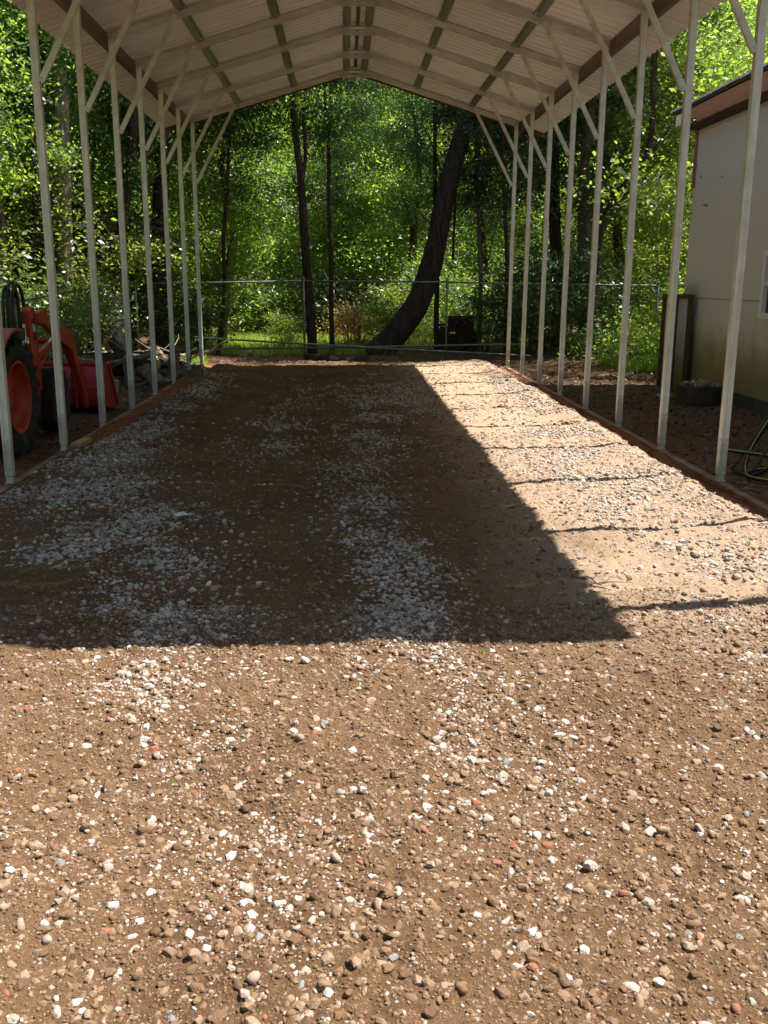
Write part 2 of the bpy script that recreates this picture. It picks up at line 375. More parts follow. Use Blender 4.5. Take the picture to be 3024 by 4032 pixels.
def dusty(name, c1, c2, dust, rough):
    m, nt, N, L, B = new_mat(name); v = coords(N, L); n = noise(N, L, v, 5, 6, .7); n2 = noise(N, L, v, 40, 4, .7)
    r = ramp(N, [(.3, c1), (.7, c2)]); L.new(n2.outputs[0], r.inputs[0]); r2 = ramp(N, [(.48, (0, 0, 0)), (.75, (.55, .55, .55))]); L.new(n.outputs[0], r2.inputs[0])
    c = mixc(N, L, r2.outputs[0], r.outputs[0], dust); L.new(c, B.inputs['Base Color']); mr = N.new('ShaderNodeMapRange'); mr.inputs[3].default_value = rough - .1; mr.inputs[4].default_value = rough + .35; L.new(n.outputs[0], mr.inputs[0]); L.new(mr.outputs[0], B.inputs['Roughness']); return m
MAT['orange'] = dusty('orange_paint_worn', (0.40, 0.030, 0.006), (0.47, 0.04, 0.007), (0.22, 0.10, 0.05), .34)
MAT['redpaint'] = dusty('red_paint_worn', (0.34, 0.02, 0.02), (0.43, 0.032, 0.028), (0.15, 0.07, 0.05), .42)
MAT['tyre'] = dusty('tyre_rubber', (0.014, 0.014, 0.014), (0.03, 0.028, 0.027), (0.085, 0.065, 0.05), .75)
MAT['black'] = mat_simple('black_rubber', (0.012, 0.012, 0.012), (0.024, 0.024, 0.024), 10, rough=0.45)
MAT['darkmetal'] = mat_simple('dark_grey_metal', (0.035, 0.034, 0.034), (0.07, 0.068, 0.065), 8, rough=0.5, metal=0.3)
MAT['chrome'] = mat_simple('fitting_steel', (0.55, 0.56, 0.58), (0.75, 0.76, 0.78), 8, rough=0.2, metal=1.0)
MAT['brick'] = mat_simple('old_brick', (0.045, 0.022, 0.016), (0.11, 0.05, 0.034), 5, rough=0.92, bumps=0.4)
MAT['yellow'] = mat_simple('yellow_stripe', (0.50, 0.47, 0.10), (0.6, 0.57, 0.15), 5, rough=0.5)
MAT['decal'] = mat_simple('white_decal', (0.6, 0.6, 0.58), (0.72, 0.72, 0.7), 20, rough=0.5)
MAT['paper'] = mat_simple('white_paper', (0.55, 0.52, 0.46), (0.7, 0.68, 0.62), 9, rough=0.8)
MAT['twig'] = mat_simple('dry_twig', (0.18, 0.12, 0.075), (0.36, 0.27, 0.18), 14, rough=0.9)

#@@BODY
# ------------------------------------------------------------------ ground and gravel pad
def ground_z(x, y):
    x = np.asarray(x, float); y = np.asarray(y, float)
    far = np.clip((np.hypot(x, y - 10) - 18) / 60, 0, 1)
    return -0.085 + 0.05 * fbm(x * 0.5 + 40, y * 0.5 + 9, 3) + far * 1.2 * fbm(x * 0.04 + 3, y * 0.04 + 8, 3)

def gz(x, y): return float(ground_z(np.array([x]), np.array([y]))[0])

def sstep(t): t = np.clip(t, 0, 1); return t * t * (3 - 2 * t)
def pad_edge(x, y):
    return np.where(x > 0, 2.63, 2.60 + 0.17 * sstep((9.9 - y) / 1.2)) + 0.09 * vnoise(y * 1.3 + 50 * np.sign(x), y * 0 + 3.3) + 0.05 * vnoise(y * 5.0 + 20 * np.sign(x), y * 0 + 7.3)

def pad_z(x, y):
    x = np.asarray(x, float); y = np.asarray(y, float)
    b = 0.035 + 0.035 * fbm(x * 0.55, y * 0.55, 3) + 0.022 * fbm(x * 2.6 + 9, y * 2.6, 3) + 0.014 * fbm(x * 11, y * 11 + 5, 3) + 0.016 * np.clip(1.5 - y / 8, 0, 1) * fbm(x * 24 + 3, y * 24, 2)
    rip = np.exp(-((x - 2.0) / 0.8) ** 2 - ((y - 4.9) / 1.2) ** 2) + 0.8 * np.exp(-((x + 1.9) / 0.7) ** 2 - ((y - 4.4) / 0.9) ** 2)
    b = b + rip * 0.13 * fbm(x * 1.3 + y * 0.9, y * 6.5 - x * 1.2, 2)
    b = b + 0.022 * np.exp(-((np.abs(x) - 0.75) / 0.3) ** 2) * -1 * (y < 11)          # shallow wheel ruts
    e = pad_edge(x, y); ax = np.abs(x)
    b = b + np.where(x > 0, 0.035, 0.02) * np.exp(-((ax - e + 0.16) / 0.13) ** 2) * (y > 5)
    t = sstep((ax - e) / 0.16) * sstep((y - 4.3) / 0.5)
    z = b * (1 - t) + (-0.09) * t
    t2 = sstep((y - 19.05 - 0.25 * vnoise(x * 2.1, x * 0 + 4)) / 0.4)
    t3 = np.maximum(sstep((ax - 12.5) / 1.2), sstep((-y - 12.6) / 1.2)) * (y < 5.4)
    z = z * (1 - t2) + (-0.16) * t2
    return z * (1 - t3) + (-0.2) * t3

def grid_mesh(name, xs, ys, zf, mat, keep=None, smooth=True):
    X, Y = np.meshgrid(xs, ys); Z = zf(X, Y); nx = len(xs); ny = len(ys)
    V = np.stack([X, Y, Z], -1).reshape(-1, 3)
    i = np.arange(ny - 1)[:, None] * nx + np.arange(nx - 1)[None, :]
    Q = np.stack([i, i + 1, i + nx + 1, i + nx], -1).reshape(-1, 4)
    if keep is not None:
        cx = V[Q].mean(1); Q = Q[keep(cx[:, 0], cx[:, 1])]
        used = np.unique(Q); mp = np.zeros(len(V), int); mp[used] = np.arange(len(used)); V = V[used]; Q = mp[Q]
    return quad_mesh(name, V, Q, mat, smooth)

def quad_mesh(name, V, Q, mat, smooth=False, tint=None):
    me = bpy.data.meshes.new(name); n = len(Q)
    me.vertices.add(len(V)); me.vertices.foreach_set('co', np.ascontiguousarray(V, np.float32).ravel())
    me.loops.add(4 * n); me.loops.foreach_set('vertex_index', np.ascontiguousarray(Q, np.int32).ravel())
    me.polygons.add(n); me.polygons.foreach_set('loop_start', np.arange(0, 4 * n, 4, dtype=np.int32))
    if smooth: me.polygons.foreach_set('use_smooth', np.ones(n, bool))
    if tint is not None:
        a = me.attributes.new('tint', 'FLOAT', 'FACE'); a.data.foreach_set('value', np.ascontiguousarray(tint, np.float32))
    me.update(calc_edges=True); me.validate()
    if mat: me.materials.append(mat)
    return me

def geo_axis(stops):
    out = []
    for a, b, d in stops:
        out += list(np.arange(a, b - 1e-6, d))
    out.append(stops[-1][1]); return np.array(out)

xs = geo_axis([(-400, -60, 40), (-60, -16, 4), (-16, 16, 0.4), (16, 60, 4), (60, 400, 40)])
ys = geo_axis([(-400, -40, 40), (-40, -4, 4), (-4, 36, 0.4), (36, 80, 4), (80, 400, 40)])
def ground_full(x, y):
    z = ground_z(x, y)
    inside = (np.abs(x) < 2.5) & (y > -4) & (y < 19) | ((np.abs(x) < 12.8) & (y < 4.6) & (y > -13))
    return np.where(inside, z - 0.25, z)
ground = link('ground', grid_mesh('ground', xs, ys, ground_full, MAT['floor'])); tag(ground, kind='structure')

px_ = geo_axis([(-14, -6, 0.5), (-6, -3, 0.1), (-3, 3, 0.018), (3, 6, 0.1), (6, 14, 0.5)])  # outer yard lies out of view, widened to bounce sunlight onto the roof
py_ = [-14.0]
while py_[-1] < 19.7: py_.append(py_[-1] + (0.35 if py_[-1] < 0.9 else 0.008 + 0.0036 * py_[-1]))
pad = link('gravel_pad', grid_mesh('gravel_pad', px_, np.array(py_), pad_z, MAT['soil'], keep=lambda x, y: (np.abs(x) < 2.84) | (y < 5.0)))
tag(pad, kind='structure')

def clay_z(x, y):
    return -0.055 + 0.03 * fbm(x * 6, y * 2.2 + 3, 3) + 0.045 * sstep((np.abs(x) - 2.72) / 0.14) * (0.6 + 0.9 * vnoise(y * 1.1, x * 0 + 2)) + np.where(x < 0, 0.03, 0.0)
for s in (-1, 1):
    o = link('clay_bank', grid_mesh('clay_bank', np.sort(s * geo_axis([(2.42, 2.885, 0.03)])), np.arange(5.0, 18.7, 0.06), clay_z, MAT['clay']))
    tag(o, kind='structure')

# ------------------------------------------------------------------ stones
def rock_mesh(name, seed, npts, mat, rounded=False):
    r = random.Random(seed); bm = bmesh.new()
    sx, sy, sz = 1.0, r.uniform(0.62, 0.9), r.uniform(0.42, 0.7)
    for i in range(npts):
        z = 1 - 2 * (i + 0.5) / npts; a = i * 2.39996 + r.uniform(-0.5, 0.5); q = math.sqrt(1 - z * z); k = r.uniform(0.72, 1.0) if not rounded else r.uniform(0.9, 1.0)
        e = 0.75
        f = lambda t: math.copysign(abs(t) ** e, t)
        bm.verts.new((f(q * math.cos(a)) * sx * k, f(q * math.sin(a)) * sy * k, f(z) * sz * k))
    res = bmesh.ops.convex_hull(bm, input=bm.verts)
    bmesh.ops.delete(bm, geom=[v for v in bm.verts if not v.link_faces], context='VERTS')
    if rounded:
        for f in bm.faces: f.smooth = True
    me = bpy.data.meshes.new(name); bm.to_mesh(me); bm.free(); me.materials.append(mat); return me

def hidden_sources(cname, meshes):
    c = bpy.data.collections.new(cname)
    for i, me in enumerate(meshes):
        o = bpy.data.objects.new(f'{cname}_{i:02d}', me); c.objects.link(o)
    return c

def scatter(name, pts, rots, scales, idx, tint, coll, parent=None):
    me = bpy.data.meshes.new(name); n = len(pts)
    me.vertices.add(n); me.vertices.foreach_set('co', np.ascontiguousarray(pts, np.float32).ravel())
    a = me.attributes.new('rot', 'FLOAT_VECTOR', 'POINT'); a.data.foreach_set('vector', np.ascontiguousarray(rots, np.float32).ravel())
    a = me.attributes.new('scl', 'FLOAT_VECTOR', 'POINT'); a.data.foreach_set('vector', np.ascontiguousarray(scales, np.float32).ravel())
    a = me.attributes.new('pick', 'INT', 'POINT'); a.data.foreach_set('value', np.ascontiguousarray(idx, np.int32))
    a = me.attributes.new('tint', 'FLOAT', 'POINT'); a.data.foreach_set('value', np.ascontiguousarray(tint, np.float32))
    me.update()
    o = link(name, me, parent)
    ng = bpy.data.node_groups.new(name + '_scatter', 'GeometryNodeTree')
    ng.interface.new_socket('Geometry', in_out='INPUT', socket_type='NodeSocketGeometry'); ng.interface.new_socket('Geometry', in_out='OUTPUT', socket_type='NodeSocketGeometry')
    N = ng.nodes; L = ng.links
    gi = N.new('NodeGroupInput'); go = N.new('NodeGroupOutput'); io = N.new('GeometryNodeInstanceOnPoints'); ci = N.new('GeometryNodeCollectionInfo')
    ci.inputs['Collection'].default_value = coll; ci.inputs['Separate Children'].default_value = True; ci.inputs['Reset Children'].default_value = True
    io.inputs['Pick Instance'].default_value = True
    def attr(nm, ty):
        q = N.new('GeometryNodeInputNamedAttribute'); q.data_type = ty; q.inputs['Name'].default_value = nm; return q.outputs['Attribute']
    e2r = N.new('FunctionNodeEulerToRotation'); L.new(attr('rot', 'FLOAT_VECTOR'), e2r.inputs[0])
    L.new(gi.outputs[0], io.inputs['Points']); L.new(ci.outputs[0], io.inputs['Instance']); L.new(attr('pick', 'INT'), io.inputs['Instance Index'])
    L.new(e2r.outputs[0], io.inputs['Rotation']); L.new(attr('scl', 'FLOAT_VECTOR'), io.inputs['Scale']); L.new(io.outputs[0], go.inputs[0])
    md = o.modifiers.new('scatter', 'NODES'); md.node_group = ng
    return o

PATCH = [(-2.15, 7.0, .65, .9, 1.0), (-2.35, 9.2, .4, 2.0, .9), (-2.3, 13.5, .35, 4, .75), (-1.75, 6.0, .5, .9, .95), (-1.3, 5.1, .38, .8, .95), (-1.05, 4.45, .33, .5, .85),
         (.15, 4.9, .3, 1.1, .8), (.0, 6.6, .34, 1.2, .6), (-.05, 8.6, .4, 1.4, .55), (.1, 10.6, .5, 1.8, .8), (.4, 13.2, .75, 2.6, 1.0), (-.95, 10.3, .4, 1.8, .65), (-.75, 12.8, .45, 2, .55),
         (2.0, 8, .55, 5, .8), (2.35, 12, .35, 5, 1.0), (1.4, 12, .4, 4, .5), (-1.3, 19.05, 1.6, .3, 1.0),
         (-.85, 3.5, .33, .6, .5), (.12, 3.5, .22, .7, .6), (-.7, 2.4, .5, .5, .25), (.8, 2.2, .5, .5, .2), (.5, 2.9, .4, .4, .2)]
def white_density(x, y):
    d = np.zeros_like(x)
    for (cx, cy_, sx, sy, a) in PATCH: d = np.maximum(d, a * np.exp(-((x - cx) / sx) ** 2 - ((y - cy_) / sy) ** 2))
    return np.clip(1.35 * d * (0.72 + 1.5 * fbm(x * 2.6 + 5, y * 1.7, 3)) , 0, 1)

def sample_pad(n, y0, y1):
    y = RNG.uniform(y0, y1, n); hw = 0.52 * y1 + 1.1
    x = RNG.uniform(-hw - 0.2, hw - 0.2, n)
    k = (np.abs(x + 0.2) < 0.5 * y + 1.1) & ((np.abs(x) < pad_edge(x, y) + 0.05) | (y < 5.0)) & (y < 19.4)
    return x[k], y[k]

def rock_field(n, y0, y1, dmin, dmed, dmax, whiteness=1.0, keep_bare=0.4):
    x, y = sample_pad(n, y0, y1); w = white_density(x, y)
    rp_ = np.exp(-((x - 2.0) / 0.8) ** 2 - ((y - 4.9) / 1.2) ** 2) + np.exp(-((x + 1.9) / 0.7) ** 2 - ((y - 4.4) / 0.9) ** 2)
    k = RNG.random(len(x)) < (keep_bare + (1 - keep_bare) * w) * (1 - 0.3 * np.clip(rp_, 0, 1)); x, y, w = x[k], y[k], w[k]; m = len(x)
    d = np.clip(dmed * np.exp(RNG.normal(0, 0.52, m)), dmin, dmax)
    white = RNG.random(m) < np.clip(0.10 * whiteness + 0.9 * w, 0, 0.92)
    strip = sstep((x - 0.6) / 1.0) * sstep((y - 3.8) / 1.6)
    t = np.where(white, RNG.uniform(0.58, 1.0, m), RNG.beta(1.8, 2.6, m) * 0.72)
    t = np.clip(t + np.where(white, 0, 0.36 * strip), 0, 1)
    s = d[:, None] / 2 * RNG.uniform(0.8, 1.2, (m, 3))
    z = pad_z(x, y) + d * (RNG.uniform(-0.32, 0.10, m) + 0.16 * w)
    rot = np.stack([RNG.normal(0, 0.35, m), RNG.normal(0, 0.35, m), RNG.uniform(0, 6.283, m)], -1)
    return np.stack([x, y, z], -1), rot, s, t

rocks = [rock_mesh(f'gravel_shape_{i}', 100 + i, 20 if i < 8 else 30, MAT['gravel'], rounded=(i >= 8)) for i in range(9)]
rock_coll = hidden_sources('gravel_shapes', rocks)
parts = [rock_field(105000, 1.3, 4.6, .009, .0165, .042, .7, .65), rock_field(135000, 4.6, 10, .011, .0225, .048, .3, .25), rock_field(140000, 10, 19.4, .02, .030, .055, .3, .15),
         rock_field(230000, 1.3, 4.6, .004, .0085, .014, .10, .85), rock_field(60000, 4.6, 9, .007, .0125, .02, .1, .6)]
P_ = [np.concatenate([p[i] for p in parts]) for i in range(4)]
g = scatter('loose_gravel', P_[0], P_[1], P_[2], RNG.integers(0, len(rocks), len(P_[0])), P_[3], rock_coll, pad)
tag(g, kind='stuff')
# the larger stones, one by one
big_meshes = [rock_mesh(f'stone_shape_{i}', 300 + i, 30, MAT['stone'], rounded=(i == 7)) for i in range(8)]
cnt = 0
while cnt < 280:
    y = RNG.uniform(1.7, 9.0) if cnt < 230 else RNG.uniform(9, 16); x = RNG.uniform(-0.46 * y - 0.2, 0.46 * y - 0.2)
    if abs(x) > 2.4: continue
    if RNG.random() > 0.4 + 0.6 * float(white_density(np.array([x]), np.array([y]))[0]): continue
    o = link('stone', big_meshes[cnt % 8], pad); d = float(np.clip(0.036 * math.exp(RNG.normal(0, .25)), .026, .048 if y < 3.2 else .066))
    o.location = (x, y, float(pad_z(np.array([x]), np.array([y]))[0]) + d * 0.12); o.rotation_euler = (RNG.normal(0, .3), RNG.normal(0, .3), RNG.uniform(0, 6.28)); o.scale = (d / 2 * RNG.uniform(.85, 1.25), d / 2, d / 2)
    cnt += 1

# ------------------------------------------------------------------ carport
MAT['clip'] = galvanised('clip_metal', (0.82, 0.80, 0.74), 0.5, 0.1)
SP, Y0, HW = 1.524, 7.681, 2.924
FR = [Y0 + i * SP for i in range(-2, 8)]
RIDGE, SLOPE, EAVE = 5.31, 0.298, 3.50
YF, YB = FR[0] - 0.30, FR[-1] + 0.27
def roof_z(x): return RIDGE - SLOPE * abs(x)
carport = empty('carport', (0, 11.5, 0))
tag(carport, 'tall open metal carport on square galvanised posts over the gravel pad', 'carport')
CO = Vector((0, -11.5, 0))                        # parts are built in world metres under this offset

def cp(mb, name, mat, parent=None, **k):
    p = parent if parent is not None else carport
    o = mb.build(name, mat, p, **k)
    if p is carport: o.location = CO
    return o

TW = 0.0635
def shared(name, me, parent, loc):
    o = link(name, me, parent); o.location = loc; return o

post_me = MB().box((0, 0, 2.165), (TW, TW, 4.31)).mesh('post', MAT['post'])
pb = MB(); pb.box((0, 0, 0.006), (0.066, 0.072, 0.012)); foot_me = pb.mesh('foot_plate', MAT['post'])
pb = MB(); pb.box((0, 0, 0.035), (0.054, 0.054, 0.05)); stub_me = pb.mesh('stub', MAT['post'])
sb = MB()
sb.lathe([(0.0, 0.006), (0.005, 0.006), (0.0085, 0.003), (0.0095, 0.0), (0.0, 0.0)], 8); screw_me = sb.mesh('screw', MAT['screw'])
zf_slope = math.atan(SLOPE)
def rafter_c(x): return roof_z(x) - 0.036 - TW / 2 * 1.05
for y in FR:
    for s in (-1, 1):
        p = shared('post', post_me, carport, (s * HW, y - 11.5, 0.05))
        p.scale = (1, 1, (rafter_c(HW) - 0.05 - 0.03) / 4.32)
        shared('foot_plate', foot_me, p, (0, 0, -0.05)); shared('stub', stub_me, p, (0, 0, -0.055))
        for zz in (0.07, 0.30):
            q = shared('screw', screw_me, p, (0.01, -TW / 2, zz)); q.rotation_euler = (math.pi / 2, 0, 0)
            q = shared('screw', screw_me, p, (-s * TW / 2, 0.008, zz)); q.rotation_euler = (0, -s * math.pi / 2, 0)
raf = {}
for s in (-1, 1):
    m = MB(); m.bar((s * (HW + 0.035), 0, rafter_c(HW + 0.035)), (s * 0.10, 0, rafter_c(0.10)), TW, TW, (0, 0, 1)); raf[s] = m.mesh('rafter', MAT['beam'])
m = MB(); m.tube([(-0.14, 0, rafter_c(0.14)), (-0.08, 0, rafter_c(0.07) - .004), (0, 0, rafter_c(0.05) - .006), (0.08, 0, rafter_c(0.07) - .004), (0.14, 0, rafter_c(0.14))], 0.036, 6); peak_me = m.mesh('peak_sleeve', MAT['beam'])
m = MB(); m.bar((-0.36, -0.045, 5.135), (0.36, -0.045, 5.135), 0.03, 0.05); collar_me = m.mesh('peak_brace', MAT['beam'])
br = {}
for s in (-1, 1):
    m = MB(); a = Vector((s * (HW - 0.045), -0.044, 3.30)); b = Vector((s * (HW - 0.76), -0.044, rafter_c(HW - 0.76) + 0.01)); u = Vector((0, 1, 0))
    d = (b - a).normalized(); sd = d.cross(u)
    m.bar(a, b, 0.05, 0.004, u); m.bar(a + sd * 0.024 + u * 0.017, b + sd * 0.024 + u * 0.017, 0.004, 0.034, u); m.bar(a - sd * 0.024 + u * 0.017, b - sd * 0.024 + u * 0.017, 0.004, 0.034, u)
    br[s] = m.mesh('knee_brace', MAT['galv'])
for y in FR:
    for s in (-1, 1):
        shared('rafter', raf[s], carport, (0, y - 11.5, 0)); b = shared('knee_brace', br[s], carport, (0, y - 11.5, 0))
        q = shared('screw', screw_me, b, (s * (HW - 0.055), -0.048, 3.33)); q.rotation_euler = (math.pi / 2, 0, 0)
    shared('peak_sleeve', peak_me, carport, (0, y - 11.5, 0)); shared('peak_brace', collar_me, carport, (0, y - 11.5, 0))
# hat channel purlins: flat crown below, two flanges against the sheets
def hat_profile():
    t = 0.0015; P = [(-.062, 0), (-.034, 0), (-.027, -.034), (.027, -.034), (.034, 0), (.062, 0)]
    return P + [(x, z - t if abs(x) > .025 else z - t) for x, z in P[::-1]]
cm_ = MB(); cm_.box((0, 0, 0), (.014, .05, .034)); clip_me = cm_.mesh('clip', MAT['clip'])
for s in (-1, 1):
    for x in (0.16, 1.10, 2.10):
        m = MB(); rt = Matrix.Rotation(s * zf_slope, 3, 'Y')
        poly = [rt @ Vector((px, 0, pz)) + Vector((s * x, 0, roof_z(x) - 0.001)) for px, pz in hat_profile()]
        m.prism(poly, (0, YF + 0.05, 0), (0, YB - 0.05, 0)); pu = cp(m, 'purlin', MAT['hat'])
        for y in FR:
            for q in (-1, 1):
                c_ = link('clip', clip_me, pu); c_.location = (s * x + q * .044, y - TW / 2 - .026, roof_z(x + s * q * .044) - .02); c_.rotation_euler.y = s * zf_slope
# ribbed roof sheets, ridge to eave
PW = 0.914
def sheet_mesh(s):
    P = []; t = 0.0012
    n_r = 5; w = PW / n_r
    for k in range(n_r):
        b = k * w
        P += [(b, 0), (b + 0.03, 0), (b + 0.055, 0.032), (b + 0.105, 0.032), (b + 0.130, 0)]
    P.append((PW - 0.002, 0))
    V = []; F = []; n = len(P)
    for x in (0.03, EAVE):
        for dz in (0, t):
            for (y, z) in P: V.append((s * x, y, roof_z(x) + z + dz))
    for i in range(n - 1):
        F.append((i, i + 1, 2 * n + i + 1, 2 * n + i)); F.append((n + i + 1, n + i, 3 * n + i, 3 * n + i + 1))
        F.append((2 * n + i, 2 * n + i + 1, 3 * n + i + 1, 3 * n + i)); F.append((i + 1, i, n + i, n + i + 1))
    F += [(0, 2 * n, 3 * n, n), (n - 1, 2 * n - 1, 4 * n - 1, 3 * n - 1)]
    m = MB(); m.add(V, F); return m.mesh('roof_sheet', MAT['panel'])
NP = int(round((YB - YF) / PW)); ystep = (YB - YF) / NP
for s in (-1, 1):
    me = sheet_mesh(s)
    for k in range(NP):
        o = shared('roof_sheet', me, carport, (0, YF + k * ystep - 11.5, 0.0)); o.scale.y = ystep / PW
m = MB()
for s in (-1, 1): m.prism([Vector((0, 0, RIDGE + .038)), Vector((0, 0, RIDGE + .034)), Vector((s * .2, 0, roof_z(.2) + .024)), Vector((s * .2, 0, roof_z(.2) + .028))], (0, YF - .01, 0), (0, YB + .01, 0))
cp(m, 'ridge_cap', MAT['brown_trim'])
for s in (-1, 1):
    x = HW + 0.066
    m = MB(); m.box((s * x, (YF + YB) / 2, roof_z(x) - 0.073), (0.014, YB - YF - 0.06, 0.142)); m.box((s * (x + 0.03), (YF + YB) / 2, roof_z(x) - 0.148), (0.07, YB - YF - 0.06, 0.008)); cp(m, 'eave_trim', MAT['brown_trim'])
    for yy in (YF - 0.006, YB + 0.006):
        m = MB(); m.bar((s * EAVE, yy, roof_z(EAVE) - 0.03), (0, yy, roof_z(0) - 0.03), 0.008, 0.11); cp(m, 'gable_trim', MAT['brown_trim'])

# timber form boards along both rows of posts
def board(s, y0, y1, label, dz=0.0, dx=0.0):
    m = MB(); m.box((0, 0, -0.047), (0.078, y1 - y0, 0.09)); o = m.build('form_board', MAT['board'], bevel=0.004)
    o.location = (s * (HW + 0.002 + dx), (y0 + y1) / 2, -0.002 + dz); o.rotation_euler.z = random.uniform(-.002, .002)
    tag(o, label, 'board', 'wooden form boards along the gravel pad')
board(1, 4.3, 7.45, 'clay stained wooden form board along the pad, nearest the camera on the right')
board(1, 7.46, 10.65, 'wooden form board under the near right posts, beside the hose')
board(1, 10.66, 14.2, 'wooden form board half buried in red clay, under the middle right posts', -0.006)
board(1, 14.21, 18.6, 'wooden form board at the far end of the right post row', -0.008)
board(-1, 4.3, 7.9, 'wooden form board under the nearest left post by the white gravel', -0.004)
board(-1, 7.91, 12.2, 'wooden form board beside the tractor wheels along the left posts', -0.004)
board(-1, 12.21, 18.6, 'clay stained wooden form board along the far left posts', -0.006)
o = MB().box((0, 0, 0.021), (0.09, 0.36, 0.042)).build('wood_offcut', MAT['offcut'], bevel=0.003); o.location = (-2.845, 9.52, 0.0); o.rotation_euler = (0, 0.05, -0.08)
tag(o, 'short pale pine offcut lying beside the second left post', 'wood block')
MAT['cabwood'] = mat_simple('weathered_brown_wood', (0.06, 0.035, 0.022), (0.12, 0.07, 0.042), 3, (10, 10, 1.5), rough=0.85)
MAT['lettering'] = mat_simple('pale_lettering', (0.55, 0.42, 0.25), (0.62, 0.5, 0.32), 20, rough=0.5)
# ------------------------------------------------------------------ shed on the right
shed = empty('shed', (5.33, 11.0, 0)); tag(shed, 'tall beige panelled shed with brown eaves and a white window', 'shed')
SO = Vector((-5.33, -11.0, 0))
def sh(mb, name, mat, parent=None, **k):
    o = mb.build(name, mat, parent if parent is not None else shed, **k)
    if parent is None: o.location = SO
    return o
WX, WY0, WY1, WT = 5.33, 3.5, 15.70, 3.92
zb = -0.02
# core behind the siding
m = MB(); m.box(((WX + 0.05 + 9.6) / 2, (WY0 + WY1) / 2, (zb + WT) / 2), (9.6 - WX - 0.05, WY1 - WY0 - 0.03, WT - zb)); sh(m, 'wall_core', MAT['siding'])
m = MB(); m.box(((WX - 0.012 + 9.62) / 2, (WY0 + WY1) / 2, -0.03), (9.62 - WX + 0.012, WY1 - WY0 + 0.02, 0.24)); sh(m, 'foundation', MAT['footing'])
WIN = (11.55, 12.70, 1.15, 2.02)
yb = WY1; k = 0
while yb > WY0 + 0.1:
    ya = max(WY0, yb - 1.22)
    m = MB(); m.box((WX + 0.02, (ya + yb) / 2, (0.09 + 1.365) / 2), (0.036, yb - ya - 0.006, 1.365 - 0.09))
    if yb > WIN[0] and ya < WIN[1]:          # cut the panel below the window
        m = MB(); m.box((WX + 0.02, (ya + yb) / 2, (0.09 + WIN[2]) / 2), (0.036, yb - ya - 0.006, WIN[2] - 0.09 - .002))
        if yb > WIN[1] + .02: m.box((WX + 0.02, (WIN[1] + yb) / 2, (WIN[2] + 1.365) / 2), (0.036, yb - WIN[1] - 0.006, 1.365 - WIN[2]))
        if ya < WIN[0] - .02: m.box((WX + 0.02, (ya + WIN[0]) / 2, (WIN[2] + 1.365) / 2), (0.036, WIN[0] - ya - 0.006, 1.365 - WIN[2]))
    sh(m, 'siding_panel', MAT['siding']); yb = ya
for (ya, yb) in ((12.70, 15.70), (11.55, 12.70), (7.6, 11.55), (3.5, 7.6)):
    z0 = 1.372 if ya != 11.55 else 2.02
    m = MB(); m.box((WX + 0.018, (ya + yb) / 2, (z0 + WT) / 2), (0.036, yb - ya - 0.003, WT - z0 - 0.004)); sh(m, 'siding_panel', MAT['siding'])
# window
w = MB(); y0, y1, z0, z1 = WIN; fw = 0.075
w.box((WX - 0.008, y0 + fw / 2, (z0 + z1) / 2), (0.07, fw, z1 - z0)); w.box((WX - 0.008, y1 - fw / 2, (z0 + z1) / 2), (0.07, fw, z1 - z0))
w.box((WX - 0.008, (y0 + y1) / 2, z1 - fw / 2), (0.07, y1 - y0 - 2 * fw, fw)); w.box((WX - 0.014, (y0 + y1) / 2, z0 + fw / 2), (0.09, y1 - y0 - 2 * fw - .002, fw))
win = sh(w, 'window', MAT['whitepaint'])
m = MB(); m.box((WX + 0.004, (y0 + y1) / 2, 1.60), (0.05, y1 - y0 - 2 * fw, 0.05)); m.build('window_rail', MAT['whitepaint'], win)
for za, zc in ((z0 + fw, 1.575), (1.625, z1 - fw)):
    m = MB(); m.box((WX + 0.02, (y0 + y1) / 2, (za + zc) / 2), (0.006, y1 - y0 - 2 * fw, zc - za)); m.build('pane', MAT['glass'], win)
# corner trim, soffit, fascia boards, roof
m = MB(); m.box((WX - 0.014, WY1 - 0.045, (3.06 + WT) / 2), (0.028, 0.09, WT - 3.06)); m.box((WX + .05, WY1 + 0.014, (3.06 + WT) / 2), (0.13, 0.028, WT - 3.06)); sh(m, 'corner_trim', MAT['redwood'])
m = MB(); m.box((WX + 0.0, (WY0 + WY1) / 2, WT + 0.03), (0.5, WY1 - WY0, 0.05)); sh(m, 'soffit', MAT['darkwood'])
FX = 5.08
for (a, b, dz) in ((3.2, 9.2, 0.0), (9.205, 12.0, 0.02), (12.005, 15.0, 0.0)):
    m = MB(); m.box((FX, (a + b) / 2, 4.06 + dz), (0.04, b - a, 0.23)); sh(m, 'fascia_board', MAT['redwood'], bevel=0.004)
m = MB(); m.box((FX + 0.02, 15.32, 4.10), (0.04, 0.62, 0.17)); sh(m, 'fascia_board', MAT['redwood'])
m = MB(); m.box((FX + 0.03, 15.83, 4.10), (0.05, 0.38, 0.16)); sh(m, 'rafter_tail', MAT['siding'])
slope = 0.22
m = MB(); yr0, yr1 = 3.1, 16.05
m.prism([Vector((FX - 0.06, 0, 4.185)), Vector((9.9, 0, 4.185 + slope * (9.9 - FX + .06))), Vector((9.9, 0, 4.22 + slope * (9.9 - FX + .06))), Vector((FX - 0.06, 0, 4.21))], (0, yr0, 0), (0, yr1, 0)); roof_o = sh(m, 'roof', MAT['darkwood'])
rs = random.Random(3)
yy = yr0
tile_w = 0.30
